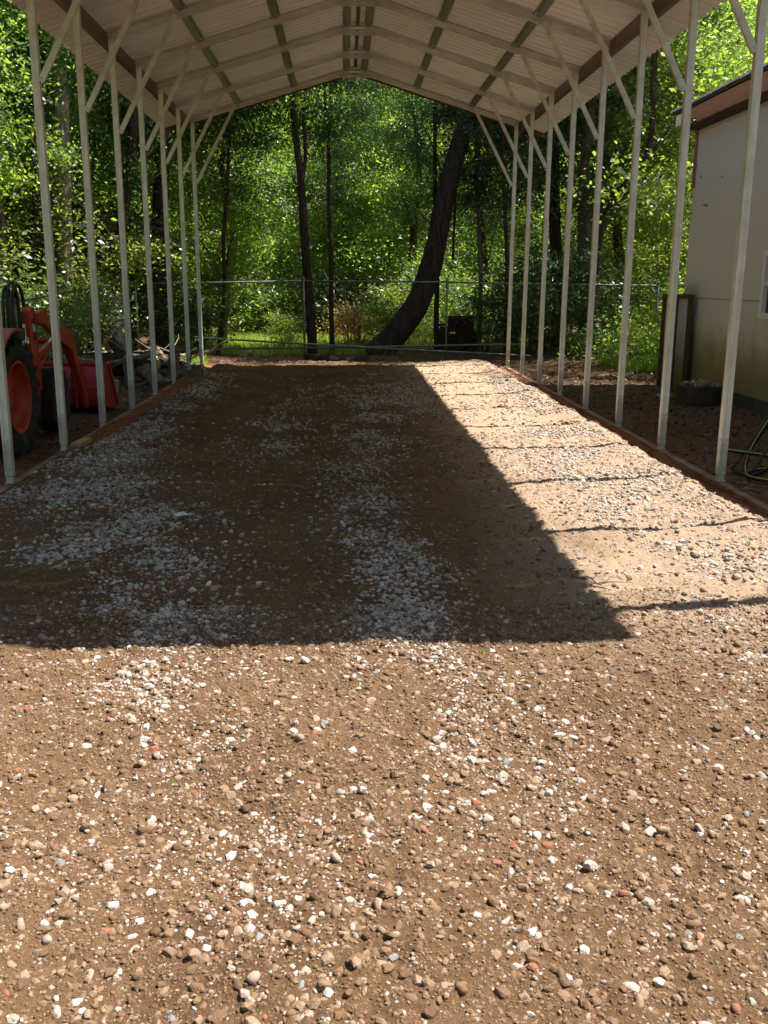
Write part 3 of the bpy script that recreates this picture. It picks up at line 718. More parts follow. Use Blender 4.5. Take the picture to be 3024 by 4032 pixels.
while yy < yr1 - 0.05:
    for row in range(2):
        m = MB(); x0 = FX - 0.10 + row * 0.16 + rs.uniform(-.012, .012); L_ = 0.20
        za = 4.213 + slope * max(0, x0 - FX + .06) + row * .004; 
        m.prism([Vector((x0, 0, za)), Vector((x0 + L_, 0, za + slope * L_ + .004)), Vector((x0 + L_, 0, za + slope * L_ + .022)), Vector((x0, 0, za + .03))], (0, yy + .004, 0), (0, min(yr1, yy + tile_w) - .004, 0))
        m.build('shingle', MAT['shingle'], roof_o)
    yy += tile_w
# storage box at the far corner of the shed
bx = empty('corner_cabinet', (5.12, 15.35, gz(5.12, 15.35))); tag(bx, 'low beige cabinet with brown timber posts at the far shed corner', 'cabinet')
H_ = 1.42
one_box('side_panel', MAT['siding'], (0, 0, H_ / 2), (0.22, 0.5, H_), bx)
for (dx, dy) in ((-.13, -.27), (.10, -.27), (-.13, .27)): one_box('post', MAT['cabwood'], (dx, dy, H_ / 2), (.07, .06, H_ + .02), bx, 0.004)
one_box('lid', MAT['cabwood'], (-0.01, 0, H_ + .04), (.32, .64, .06), bx, 0.006)

# round stump-like planter with a grey stony top
pl = empty('round_planter', (4.86, 13.45, gz(4.86, 13.45))); tag(pl, 'dark round planter heaped with grey rubble beside the shed wall', 'planter')
rp = random.Random(9); m = MB(); n = 26; prof = [(0.30, -.03), (0.315, .05), (0.30, .15), (0.31, .24), (0.30, .275), (0.24, .265), (0.0, .255)]
V = []
m.lathe(prof, n); m.v = [(x * (1 + .03 * math.sin(5 * math.atan2(y, x))), y * (1 + .03 * math.cos(3 * math.atan2(y, x))), z) for x, y, z in m.v]
m.build('tub', MAT['tub'], pl, smooth=True)
for i in range(60):
    a = rp.uniform(0, 6.28); r_ = 0.26 * math.sqrt(rp.random()); o = link('rubble', big_meshes[i % 8], pl); o.location = (r_ * math.cos(a), r_ * math.sin(a), .275 + .05 * (1 - r_ / .26)); s_ = rp.uniform(.025, .06); o.scale = (s_, s_, s_ * .8); o.rotation_euler = (rp.uniform(0, 3), rp.uniform(0, 3), rp.uniform(0, 6))
o = link('flat_rock', rock_mesh('flat_rock', 77, 30, MAT['concrete'])); o.location = (4.62, 14.2, gz(4.62, 14.2) + .03); o.scale = (.17, .14, .09); tag(o, 'small flat grey rock on the dirt behind the round planter', 'rock')

# hose on a low wire hoop at the right edge
def hose(name, pts, r, label, stripe=True):
    h = empty(name, pts[0]); o0 = Vector(pts[0]); P = [Vector(p) - o0 for p in pts]
    MB().tube(P, r, 10).build('hose_tube', MAT['black'], h, smooth=True)
    if stripe: MB().tube([p + Vector((-.35 * r, -.55 * r, .72 * r)) for p in P], r * .28, 6).build('stripe', MAT['yellow'], h, smooth=True)
    tag(h, label, 'hose', 'black garden hoses by the shed')
def ring(c, rx, ry, tilt, n=30, a0=0, a1=6.283, rz=0.0):
    out = []
    for i in range(n + 1):
        a = a0 + (a1 - a0) * i / n; p = Vector((rx * math.cos(a), ry * math.sin(a), 0)); p = Matrix.Rotation(tilt, 3, 'Y') @ p; p = Matrix.Rotation(rz, 3, 'Z') @ p; out.append(Vector(c) + p)
    return out
g0 = gz(3.7, 8.2)
hose('garden_hose', ring((3.74, 8.25, g0 + .49), .58, .36, -0.97, 40), .016, 'upper loop of black hose with pale stripe, tilted up off the dirt')
hose('garden_hose', ring((3.83, 8.35, g0 + .46), .58, .40, -0.88, 40, .3, 6.5), .016, 'second tilted loop of black hose just behind the upper loop', False)
hose('garden_hose', ring((3.85, 8.12, g0 + .03), .50, .34, 0.0, 40), .017, 'yellow striped black hose loop lying flat on the dirt')
hose('garden_hose', [(3.30, 8.55, g0 + .19), (3.42, 8.45, g0 + .185), (3.6, 8.38, g0 + .17), (3.9, 8.3, g0 + .13), (4.3, 8.25, g0 + .05), (4.8, 8.3, g0 + .03)], .016, 'straight length of yellow striped hose crossing the coil')
rk = empty('hose_rack', (3.8, 8.3, g0)); tag(rk, 'black bent metal rack inside the hose coil', 'rack')
for dy in (-.16, .2):
    MB().tube([(-.44, dy, .02), (-.38, dy, .10), (-.24, dy, .36), (-.02, dy, .70), (.22, dy, .8)], .013, 8).build('rack_leg', MAT['darkmetal'], rk, smooth=True)
MB().tube([(-.42, -.16, .02), (-.42, .2, .02)], .012, 8).build('cross_bar', MAT['darkmetal'], rk); MB().tube([(-.02, -.16, .70), (-.02, .2, .70)], .012, 8).build('cross_bar', MAT['darkmetal'], rk); MB().tube([(.22, -.16, .8), (.5, -.16, .02)], .013, 8).build('rack_leg', MAT['darkmetal'], rk)

# ------------------------------------------------------------------ tractor with front loader
tr = empty('tractor', (-4.06, 9.4, -0.07)); tag(tr, 'orange compact tractor with front loader and red bucket parked left of the carport', 'tractor')
def RX(x, y, z): return Matrix.Translation((x, y, z)) @ Matrix.Rotation(math.pi / 2, 4, 'Y')
def wheel(cx, cy_, R, W, rimr, s, lugs):
    w = empty('wheel'); w.parent = tr; w.location = (cx, cy_, R)
    Mx = Matrix.Rotation(math.pi / 2, 4, 'Y')
    h = W / 2; m = MB()
    m.lathe([(rimr, -h * .72), (rimr * 1.08, -h * .85), (R * .80, -h), (R * .92, -h * .93), (R * .95, -h * .6), (R * .955, 0), (R * .95, h * .6), (R * .92, h * .93), (R * .80, h), (rimr * 1.08, h * .85), (rimr, h * .72), (rimr * .97, 0)], 48, Mx, closed=True)
    for k in range(lugs):
        for sd in (-1, 1):
            a = 2 * math.pi * (k + (0.5 if sd > 0 else 0)) / lugs; da = 0.30
            P = []
            for (aa, xx) in ((a, sd * h * 1.0), (a + da, sd * h * .02)):
                for rr in (R * .90, R * 1.0):
                    for off in (-.028, .028):
                        q = aa + off / R * 1.15; P.append(Vector((xx, rr * math.sin(q), rr * math.cos(q))))
            m.add(P, [(0, 1, 3, 2), (4, 6, 7, 5), (0, 4, 5, 1), (2, 3, 7, 6), (0, 2, 6, 4), (1, 5, 7, 3)])
    m.build('tyre', MAT['tyre'], w)
    m = MB(); q = s * 1.0
    prof = [(rimr * 1.0, q * h * .80), (rimr * .95, q * h * .84), (rimr * .90, q * h * .70), (rimr * .86, q * h * .30), (rimr * .80, q * h * .12), (rimr * .45, q * h * .02), (rimr * .42, q * h * .16), (rimr * .2, q * h * .18), (0.001, q * h * .18)]
    m.lathe(prof, 40, Mx); m.build('rim', MAT['orange'], w, smooth=True)
    m = MB()
    for k in range(6):
        a = k * math.pi / 3; m.tube([(q * h * .1, rimr * .32 * math.sin(a), rimr * .32 * math.cos(a)), (q * h * .24, rimr * .32 * math.sin(a), rimr * .32 * math.cos(a))], rimr * .035, 6)
    m.build('wheel_bolt', MAT['chrome'], w)
for s in (-1, 1):
    wheel(s * .585, -.05, .56, .30, .355, s, 20); wheel(s * .545, 1.50, .355, .22, .19, s, 16)
# chassis and hood
MB().box((0, .65, .52), (.34, 2.0, .26)).build('chassis', MAT['darkmetal'], tr, bevel=.01)
MB().box((0, -.05, .56), (.9, .16, .18)).build('rear_axle', MAT['darkmetal'], tr, bevel=.02); MB().box((0, 1.5, .38), (.9, .10, .12)).build('front_axle', MAT['darkmetal'], tr, bevel=.02)
hood = MB(); hood.prism([Vector((0, .75, .66)), Vector((0, 1.95, .62)), Vector((0, 2.02, .80)), Vector((0, 1.9, 1.0)), Vector((0, .75, 1.12))], (-.27, 0, 0), (.27, 0, 0)); hood.build('hood', MAT['orange'], tr, bevel=.05)
MB().box((0, 2.03, .76), (.40, .03, .22)).build('grille', MAT['black'], tr, bevel=.01)
for s in (-1, 1):
    f = MB(); P = []
    for i in range(9):
        a = math.radians(185 - i * 13); P.append((math.cos(a) * .64, math.sin(a) * .64))
    pts = [Vector((0, y - .05, z + .56)) for y, z in P if z > .05] 
    n = len(pts)
    V = [p + Vector((s * x, 0, dz)) for x in (.40, .74) for dz in (0, .025) for p in pts]
    F = []
    for i in range(n - 1): F += [(i, i + 1, 2 * n + i + 1, 2 * n + i), (n + i, 3 * n + i, 3 * n + i + 1, n + i + 1), (2 * n + i, 2 * n + i + 1, 3 * n + i + 1, 3 * n + i), (i, n + i, n + i + 1, i + 1)]
    f.add(V, F + [(0, 2 * n, 3 * n, n), (n - 1, 2 * n - 1, 4 * n - 1, 3 * n - 1)]); f.build('fender', MAT['orange'], tr)
    MB().tube([(s * .42, -.42, .7), (s * .42, -.45, 1.5), (s * .38, -.47, 2.05)], .035, 8).build('roll_bar_post', MAT['black'], tr, smooth=True)
MB().tube([(-.38, -.47, 2.05), (-.30, -.47, 2.14), (.30, -.47, 2.14), (.38, -.47, 2.05)], .035, 8).build('roll_bar', MAT['black'], tr, smooth=True)
MB().box((0, .35, .60), (.95, .62, .05)).build('platform', MAT['darkmetal'], tr, bevel=.01)
st = MB(); st.box((0, -.08, .92), (.46, .44, .10)); st.box((0, -.30, 1.14), (.46, .09, .40), Matrix.Rotation(.15, 3, 'X')); st.build('seat', MAT['black'], tr, bevel=.03)
MB().tube([(0, .72, .95), (0, .52, 1.22)], .02, 8).build('steering_column', MAT['black'], tr)
sw = MB(); mt = Matrix.Translation((0, .51, 1.23)) @ Matrix.Rotation(.6, 4, 'X')
sw.tube([mt @ Vector((.18 * math.cos(a * .2618), .18 * math.sin(a * .2618), 0)) for a in range(25)], .014, 8); sw.build('steering_wheel', MAT['black'], tr, smooth=True)
# loader
for s in (-1, 1):
    X = s * .51
    up = MB(); up.prism([Vector((X, .88, .50)), Vector((X, 1.16, .50)), Vector((X, 1.13, 1.20)), Vector((X, 1.08, 1.37)), Vector((X, .98, 1.40)), Vector((X, .90, 1.34))], (-.045, 0, 0), (.045, 0, 0)); up.build('loader_upright', MAT['orange'], tr, bevel=.008)
    Q = [(.98, 1.33), (1.16, 1.36), (1.62, 1.20), (2.24, 1.06), (2.30, .92), (2.80, .14), (2.66, .10), (2.14, .86), (1.60, 1.03), (1.18, 1.20), (.98, 1.22)]
    am = MB(); am.prism([Vector((X, y, z)) for y, z in Q], (s * .052, 0, 0), (s * .115, 0, 0)); arm = am.build('boom_arm', MAT['orange'], tr, bevel=.010)
    if s > 0:
        tc_ = bpy.data.curves.new('arm_lettering', 'FONT'); tc_.body = 'KUBOTA'; tc_.size = .085; tc_.extrude = .0012; tc_.materials.append(MAT['lettering'])
        tmp_ = bpy.data.objects.new('lettering_curve', tc_); tm_ = bpy.data.meshes.new_from_object(tmp_); bpy.data.objects.remove(tmp_)
        tx_ = link('arm_lettering', tm_, arm); tx_.location = (X + .117, 1.30, 1.215); tx_.rotation_euler = (math.pi / 2, 0, math.pi / 2)
        tx_.matrix_local = Matrix.Translation((X + .117, 1.30, 1.215)) @ Matrix.Rotation(math.radians(-15), 4, 'X') @ Euler((math.pi / 2, 0, math.pi / 2)).to_matrix().to_4x4()
    cy2 = MB(); cy2.tube([(X, 1.22, .72), (X, 1.52, .90)], .034, 12); cy2.build('lift_cylinder', MAT['orange'], tr, smooth=True)
    MB().tube([(X, 1.52, .90), (X, 1.86, 1.07)], .018, 10).build('cylinder_rod', MAT['chrome'], tr, smooth=True)
    MB().tube([(X + s * .0, 2.10, .98), (X, 2.55, .62)], .03, 12).build('bucket_cylinder', MAT['orange'], tr, smooth=True)
    MB().tube([(X, 2.55, .62), (X, 2.80, .44)], .016, 10).build('cylinder_rod', MAT['chrome'], tr, smooth=True)
    ln = MB(); ln.bar((X - .03, 2.74, .10), (X - .03, 2.74, .50), .03, .06, (0, 1, 0)); ln.build('bucket_link', MAT['redpaint'], tr)
    MB().bar((X, 1.13, .85), (X, 1.85, .99), .06, .07).build('brace', MAT['orange'], tr, bevel=.006)
    MB().bar((X, .98, .30), (X, 1.1, .62), .06, .16, (0, 1, 0)).build('subframe', MAT['redpaint'], tr)
MB().tube([(-.55, 2.20, .96), (.55, 2.20, .96)], .035, 10).build('cross_tube', MAT['orange'], tr, smooth=True)
# bucket: curved shell open to the front
bk = empty('bucket'); bk.parent = tr; bw = .80
prof = [(3.38, .06), (2.98, .06), (2.86, .10), (2.80, .20), (2.79, .34), (2.83, .48), (2.90, .60), (2.96, .62)]
m = MB(); V = []; F = []; n = len(prof)
inn = [(y + .016, z + .014) for y, z in prof]
for x in (-bw, bw):
    V += [(x, y, z) for y, z in prof] + [(x, y, z) for y, z in inn]
for i in range(n - 1): F += [(i, i + 1, 2 * n + i + 1, 2 * n + i), (n + i, 3 * n + i, 3 * n + i + 1, n + i + 1)]
for b_ in (0, 2 * n): F += [(b_ + i, b_ + n + i, b_ + n + i + 1, b_ + i + 1) for i in range(n - 1)]
F += [(0, 2 * n, 3 * n, n), (n - 1, 2 * n - 1, 4 * n - 1, 3 * n - 1)]
m.add(V, F); m.build('bucket_shell', MAT['redpaint'], bk)
for s in (-1, 1):
    sp_ = MB(); sp_.prism([Vector((0, y, z)) for y, z in prof[:] + [(3.05, .62), (3.38, .10)]], (s * bw, 0, 0), (s * (bw + .012), 0, 0)); sp_.build('side_plate', MAT['redpaint'], bk)
    e = MB(); e.bar((s * (bw + .02), 3.02, .64), (s * (bw + .02), 3.42, .06), .035, .05); e.build('side_cutter', MAT['orange'], bk)
    for dx in (.40, .50):
        r_ = MB(); r_.prism([Vector((0, y - .012, z)) for y, z in prof[2:]] + [Vector((0, 2.80, .64)), Vector((0, 2.74, .30)), Vector((0, 2.78, .10))], (s * dx, 0, 0), (s * (dx + .014), 0, 0)); r_.build('bucket_bracket', MAT['redpaint'], bk)
m = MB(); m.bar((-bw, 2.93, .635), (bw, 2.93, .635), .07, .035); m.build('top_edge', MAT['redpaint'], bk); MB().bar((-bw, 3.42, .055), (bw, 3.42, .055), .10, .016).build('cutting_edge', MAT['darkmetal'], bk)
# hydraulic hoses, couplers, decals
hx = .50
for i, (a, b, h) in enumerate(((.52, .80, .0), (.56, .90, .04), (.62, .98, .02), (.48, .72, -.04))):
    pts = []
    for k in range(13):
        t = k / 12; ang = math.pi * (1 - t); pts.append((hx - .08 + .03 * i, (a + b) / 2 + (b - a) / 2 * math.cos(ang), 1.26 + h + .34 * math.sin(ang) ** .7))
    MB().tube([(pts[0][0], pts[0][1] - .01, 1.0)] + pts + [(pts[-1][0], pts[-1][1], 1.16)], .019, 8).build('hydraulic_hose', MAT['black'], tr, smooth=True)
for i in range(4):
    MB().tube([(hx - .06 + .03 * i, .56 + .09 * i, .98), (hx - .06 + .03 * i, .58 + .09 * i, 1.08)], .02, 10).build('hose_coupler', MAT['chrome'], tr, smooth=True)
MB().tube([(hx + .02, .78, .86), (hx + .02, .82, 1.22)], .018, 10).build('control_rod', MAT['chrome'], tr, smooth=True)
one_box('valve_block', MAT['darkmetal'], (hx - .03, .72, 1.12), (.12, .22, .12), tr, .008)
one_box('warning_decal', MAT['decal'], (.51 + .047, 1.015, 1.18), (.003, .10, .09), tr); one_box('warning_decal', MAT['black'], (.51 + .047, 1.015, 1.085), (.003, .10, .07), tr); one_box('warning_decal', MAT['decal'], (.51 + .047, 1.0, 1.30), (.003, .07, .06), tr)
# ------------------------------------------------------------------ chain link fence
def chainlink(a, b, h, r=0.0009, pitch=0.075):
    """straight diagonal wires between two base points, trimmed to the panel"""
    a, b = Vector(a), Vector(b); Lx = (Vector((b.x, b.y, 0)) - Vector((a.x, a.y, 0))).length; m = MB()
    d = (b - a) / Lx; n_ = Vector((0, 0, 1)).cross(d).normalized()
    for sgn in (1, -1):
        u = -h if sgn > 0 else 0.0; end = Lx if sgn > 0 else Lx + h
        while u < end:
            u0, z0_, u1, z1_ = u, 0.0, u + sgn * h, h
            pts = []
            for t0, t1 in (((max(0, min(1, (0 - u0) / (u1 - u0)))), (max(0, min(1, (Lx - u0) / (u1 - u0))))),):
                lo, hi = min(t0, t1), max(t0, t1)
                if hi - lo > .03: pts = [a + d * (u0 + (u1 - u0) * t) + Vector((0, 0, z0_ + h * t)) for t in (lo, hi)]
            if pts:
                w = [n_ * r, (pts[1] - pts[0]).normalized().cross(n_) * r]
                P = [p + q for p in pts for q in (w[0], -w[0] * .5 + w[1], -w[0] * .5 - w[1])]
                m.add(P, [(0, 1, 4, 3), (1, 2, 5, 4), (2, 0, 3, 5)])
            u += pitch
    return m
def fence(pts, label, rail_h, name='chain_link_fence', post_r=.022):
    f = empty(name, pts[0]); o0 = Vector(pts[0]); tag(f, label, 'fence')
    P = [Vector(p) - o0 for p in pts]
    for p, h in zip(P, rail_h):
        MB().tube([p + Vector((0, 0, -.2)), p + Vector((0, 0, h + .03))], post_r, 10).build('fence_post', MAT['pipe'], f, smooth=True)
        MB().lathe([(post_r * 1.25, 0), (post_r * 1.3, .03), (post_r * .9, .05), (.001, .06)], 10, Matrix.Translation(p + Vector((0, 0, h + .025)))).build('post_cap', MAT['pipe'], f, smooth=True)
    for i in range(len(P) - 1):
        MB().tube([P[i] + Vector((0, 0, rail_h[i])), P[i + 1] + Vector((0, 0, rail_h[i + 1]))], .017, 8).build('top_rail', MAT['pipe'], f, smooth=True)
        chainlink(P[i] + Vector((0, 0, .05)), P[i + 1] + Vector((0, 0, .05)), min(rail_h[i], rail_h[i + 1]) - .05).build('wire_mesh', MAT['wire'], f)
FY = 20.5
bp = [(x, FY, gz(x, FY)) for x in (-4.55, -1.06, 1.95, 4.0, 6.45, 9.4)]
hh = [1.50, 1.585, 1.575, 1.545, 1.53, 1.52]
fence(bp, 'chain link fence with thin grey top rail across the back of the pad', [h - p[2] for h, p in zip(hh, bp)])
lp = [(-4.62, 19.9, gz(-4.62, 19.9)), (-4.9, 17.2, gz(-4.9, 17.2)), (-5.0, 14.4, gz(-5.0, 14.4)), (-5.1, 11.6, gz(-5.1, 11.6)), (-5.2, 8.8, gz(-5.2, 8.8))]
lh = [1.52, 1.40, 1.27, 1.22, 1.2]
fence(lp, 'chain link side fence running past the tractor towards the camera', [h - p[2] for h, p in zip(lh, lp)])
def pipe(a, b, label):
    o0 = Vector(a); e = MB().tube([(0, 0, 0), (Vector(b) - o0) * .5 + Vector((0, 0, -.012)), Vector(b) - o0], .021, 8).build('loose_pipe', MAT['pipe'], smooth=True); e.location = a
    tag(e, label, 'pipe', 'loose fence pipes')
pipe((-3.35, 20.36, .42), (3.75, 20.30, .06), 'long grey fence pipe sloping down to the right, low against the back fence')
pipe((-3.9, 20.42, .165), (3.55, 20.42, .30), 'long grey fence pipe rising slightly to the right, low against the back fence')

# ------------------------------------------------------------------ logs, branches, blocks at the left
def log_mesh(name, L_, r, seed, mat, bend=.06):
    r_ = random.Random(seed); n = 7; pts = []; rad = []
    for i in range(n):
        t = i / (n - 1); pts.append((bend * math.sin(t * 3.1 + seed) * L_, (t - .5) * L_, bend * .5 * math.cos(t * 2.2 + seed) * L_)); rad.append(r * (1 - .25 * t) * r_.uniform(.92, 1.08))
    m = MB(); m.tube(pts, rad, 12, cap=False, jitter=.05, rnd=r_); nb = len(m.v)
    m.cm = 1
    for e in (0, n - 1):
        m.f.append([e * 12 + k for k in range(12)]); m.m.append(1)
    return m.mesh(name, [MAT[mat], MAT['cutwood']], True)
rl = random.Random(21)
LOGS = [('thick dark fallen log lying behind the wood pile', 2.4, .20, (-5.0, 16.6, .36), 1.2, .05, 'bark', 'log'),
        ('big grey log end standing out of the wood pile, left of its middle', .75, .19, (-4.35, 15.6, .22), .3, .15, 'bark_grey', 'log'),
        ('pale barkless log on top of the left half of the wood pile', .7, .07, (-4.75, 15.5, .42), 1.3, .1, 'bark_pale', 'log'),
        ('short grey log leaning against the front of the pile', .55, .10, (-3.72, 15.7, .16), .4, .75, 'bark_grey', 'log'),
        ('brown split log with pale cut face at the front of the pile', .5, .12, (-3.45, 15.9, .1), .9, .35, 'bark_pale', 'log'),
        ('grey log lying flat along the ground right of the pile', 1.1, .11, (-3.15, 16.5, .05), 1.45, 0.0, 'bark_grey', 'log'),
        ('white weathered branch across the right half of the pile', .9, .055, (-3.75, 16.0, .38), 1.0, -.2, 'bark_pale', 'log'),
        ('dark log sloping down the back of the pile', 1.2, .11, (-3.9, 16.6, .40), .7, .3, 'bark', 'log'),
        ('upright grey stump at the far end of the wood pile', .5, .12, (-3.35, 17.9, .2), .2, 1.35, 'bark_grey', 'stump'),
        ('dark short log under the fence corner', .8, .1, (-3.6, 18.4, .06), 1.2, .05, 'bark', 'log'),
        ('rounded grey log near the far left post', .6, .1, (-3.05, 17.4, .04), 1.3, 0.0, 'bark_grey', 'log'),
        ('dark log lying between the pile and the fence', 1.4, .12, (-4.3, 17.6, .15), 1.5, .1, 'bark', 'log'),
        ('sunlit grey log along the back of the wood pile', 1.0, .09, (-4.3, 18.7, .2), 1.1, .12, 'bark_grey', 'log'),
        ('dark thick log in front of the sunlit grey one at the back of the pile', 1.2, .12, (-4.0, 18.5, .12), 1.7, .05, 'bark', 'log'),
        ('split pale wood piece sticking up at the back of the pile', .5, .05, (-3.7, 18.7, .2), .8, .5, 'bark_pale', 'log')]
for i, (lab, L_, r, p, rz, rx, mt_, cat) in enumerate(LOGS):
    o = link('log' if cat == 'log' else 'tree_stump', log_mesh('log', L_, r, 40 + i, mt_)); o.location = (p[0], p[1], p[2] + gz(p[0], p[1]) + .06); o.rotation_euler = (rx, 0, rz); tag(o, lab, cat, 'logs of the wood pile')
stick_me = [MB().tube([(0, 0, 0), (.03, .25, .03), (-.02, .5, .02), (.05, .8, .08), (.02, 1.0, .1)], [.022, .019, .016, .012, .006], 6).mesh('branch', MAT['bark_pale' if k else 'twig'], True) for k in range(2)]
for i in range(46):
    x = rl.uniform(-5.0, -3.1); y = rl.uniform(15.0, 17.6) if i < 20 else rl.uniform(18.2, 19.7); o = link('stick', stick_me[i % 2]); h = .34 * math.exp(-((x + 4.2) / .8) ** 2) + .08
    o.location = (x, y, gz(x, y) + rl.uniform(.1, 1) * h + .02); o.rotation_euler = (rl.uniform(-.3, .5), 0, rl.uniform(0, 6.28)); k = rl.uniform(.5, 1.2); o.scale = (k, k, k)
    tag(o, 'dry stick jumbled in the wood pile behind the tractor bucket', 'stick', 'dry sticks of the wood pile')
bark_me = [rock_mesh(f'bark_chunk_{k}', 500 + k, 22, MAT[mm]) for k, mm in enumerate(('bark', 'bark_grey', 'bark_pale', 'cutwood'))]
for i in range(34):
    x = rl.uniform(-4.9, -3.0); y = rl.uniform(15.0, 17.8) if i < 16 else rl.uniform(18.2, 19.6); o = link('bark_chunk', bark_me[i % 4]); k = rl.uniform(.06, .17); h = .32 * math.exp(-((x + 4.2) / .8) ** 2)
    o.location = (x, y, gz(x, y) + rl.uniform(0, 1) * h + .03); o.scale = (k * 1.8, k, k * .7); o.rotation_euler = (rl.uniform(-.6, .6), rl.uniform(-.6, .6), rl.uniform(0, 6.28)); tag(o, 'broken chunk of bark or wood in the wood pile', 'wood chunk', 'wood chunks of the pile')
def cinder(x, y, rz, label, dz=0):
    b = MB(); b.box((0, .0, .095), (.39, .19, .19)); o = b.build('concrete_block', MAT['concrete'], bevel=.006); o.location = (x, y, gz(x, y) + dz); o.rotation_euler.z = rz; tag(o, label, 'block', 'concrete blocks by the bucket')
cinder(-4.28, 14.75, .05, 'grey concrete block nearest the red bucket'); cinder(-3.87, 14.78, .02, 'grey concrete block beside the fifth left post, right end of the row')
cinder(-4.33, 15.02, .3, 'grey concrete block on top of the row by the bucket', .19)
o = link('fallen_log', log_mesh('fallen_log', 1.3, .13, 91, 'bark')); o.location = (-.35, 19.95, .0); o.rotation_euler = (0, 0, 1.45); tag(o, 'dark rotting log lying at the far edge of the gravel', 'log')
o = link('board_scrap', MB().box((0, 0, .02), (1.3, .09, .04)).mesh('board_scrap', MAT['offcut'])); o.location = (-3.25, 17.0, gz(-3.25, 17) + .02); o.rotation_euler.z = .08; tag(o, 'thin pale board lying on the dirt behind the left posts', 'board')

# brick stacks behind the fence
def brick_stack(x, y, nx, ny, nz, label, rz, top=0):
    b = empty('brick_stack', (x, y, gz(x, y)), rz); tag(b, label, 'brick stack', 'stacks of old bricks behind the fence')
    me = MB().box((0, 0, 0), (.2, .095, .06)).mesh('brick', MAT['brick']); rr = random.Random(int(x * 100))
    for k in range(nz):
        for i in range(nx):
            for j in range(ny):
                if k >= nz - top and rr.random() < .35: continue
                if abs(i - nx / 2 + .5) / (nx / 2) > 1.15 - .75 * (k / nz) ** 1.5 + rr.uniform(-.12, .12): continue
                o = link('brick', me, b); o.location = ((i - nx / 2) * .212 + rr.uniform(-.03, .03), (j - ny / 2) * .105 + rr.uniform(-.02, .02), .034 + k * .064); o.rotation_euler.z = rr.uniform(-.16, .16)
brick_stack(2.75, 23.9, 5, 3, 13, 'dark stack of old bricks behind the leaning trunk', .1, 8)
brick_stack(4.2, 25.0, 2, 2, 18, 'tall narrow stack of red bricks behind the back fence', -.1, 5)
brick_stack(5.1, 24.6, 4, 2, 6, 'low heap of bricks right of the narrow stack', .2, 3)

# small litter on the gravel
m = MB(); rp = random.Random(4); pts = [Vector((.10 * math.cos(a) * rp.uniform(.6, 1.1), .07 * math.sin(a) * rp.uniform(.6, 1.1), rp.uniform(.0, .035))) for a in [k * .7 for k in range(9)]]
pts2 = [p + Vector((0, 0, .004)) for p in pts]; c0 = Vector((0, 0, .045))
m.add(pts + [c0] + pts2 + [c0 + Vector((0, 0, .004))], [(i, (i + 1) % 9, 9) for i in range(9)] + [(10 + (i + 1) % 9, 10 + i, 19) for i in range(9)] + [(i, 10 + i, 10 + (i + 1) % 9, (i + 1) % 9) for i in range(9)])
o = m.build('paper_scrap', MAT['paper']); o.scale = (.62, .7, .8); o.location = (-1.32, 6.35, float(pad_z(-1.32, 6.35)) + .015); tag(o, 'crumpled pale paper scrap on the shaded gravel', 'paper scrap')
tw = empty('twig', (1.2, 4.85, float(pad_z(1.2, 4.85)) + .02)); tag(tw, 'small forked dry twig lying on the edge of the roof shadow', 'twig')
for (a, b) in (((-.10, .02, .0), (.12, -.03, .025)), ((-.02, .03, .005), (.09, .06, .03)), ((-.05, 0, .01), (-.10, .08, .03))):
    MB().tube([a, ((Vector(a) + Vector(b)) / 2 + Vector((0, .008, .006))), b], [.005, .004, .002], 6).build('stem', MAT['twig'], tw)

# ------------------------------------------------------------------ foliage
def leaves_mesh(name, C, size, mat, rng, droop=.45, aspect=.5, flat=.5, tint=None):
    n = len(C); az = rng.uniform(0, 6.283, n)
    d = np.stack([np.cos(az), np.sin(az), rng.normal(-droop, .45, n)], -1); d /= np.linalg.norm(d, axis=1)[:, None]
    nr = np.stack([rng.normal(0, 1 - flat * .5, n), rng.normal(0, 1 - flat * .5, n), np.abs(rng.normal(flat, .5, n)) + .15], -1)
    s = np.cross(d, nr); s /= np.linalg.norm(s, axis=1)[:, None]; nn = np.cross(s, d)
    L_ = size * np.clip(np.exp(rng.normal(0, .3, n)), .5, 1.9); L_ = L_[:, None]; W = L_ * aspect * rng.uniform(.75, 1.2, (n, 1))
    b = C - d * L_ * .5
    V = np.stack([b, b + d * L_ * .45 + s * W * .5 + nn * W * .14, b + d * L_, b + d * L_ * .45 - s * W * .5 + nn * W * .14], 1).reshape(-1, 3)
    Q = np.arange(4 * n).reshape(n, 4)
    t = tint if tint is not None else rng.random(n)
    return quad_mesh(name, V, Q, mat, False, t)

def cloud(name, seed, rx, rz, ncl, per, size, mat, droop=.45, cl=.36, hollow=.35, aspect=.5):
    """leaf clumps spread through an uneven ellipsoid"""
    rng = np.random.default_rng(seed); C = []; T = []
    for i in range(ncl):
        v = rng.normal(0, 1, 3); v /= np.linalg.norm(v); r = (hollow + (1 - hollow) * rng.random() ** .6) * (0.75 + .5 * rng.random())
        c = v * r * np.array([rx, rx, rz]); k = int(per * rng.uniform(.5, 1.5)); sc = cl * rng.uniform(.6, 1.4)
        C.append(c + rng.normal(0, 1, (k, 3)) * np.array([sc * rng.uniform(.7, 1.5), sc * rng.uniform(.7, 1.5), sc * .62])); T.append(np.clip(rng.normal(rng.uniform(.15, .8), .16, k), 0, .96))
    C = np.concatenate(C); T = np.concatenate(T); T[rng.random(len(T)) < .012] = 1.0
    return leaves_mesh(name, C, size, mat, rng, droop, aspect, .5, T)

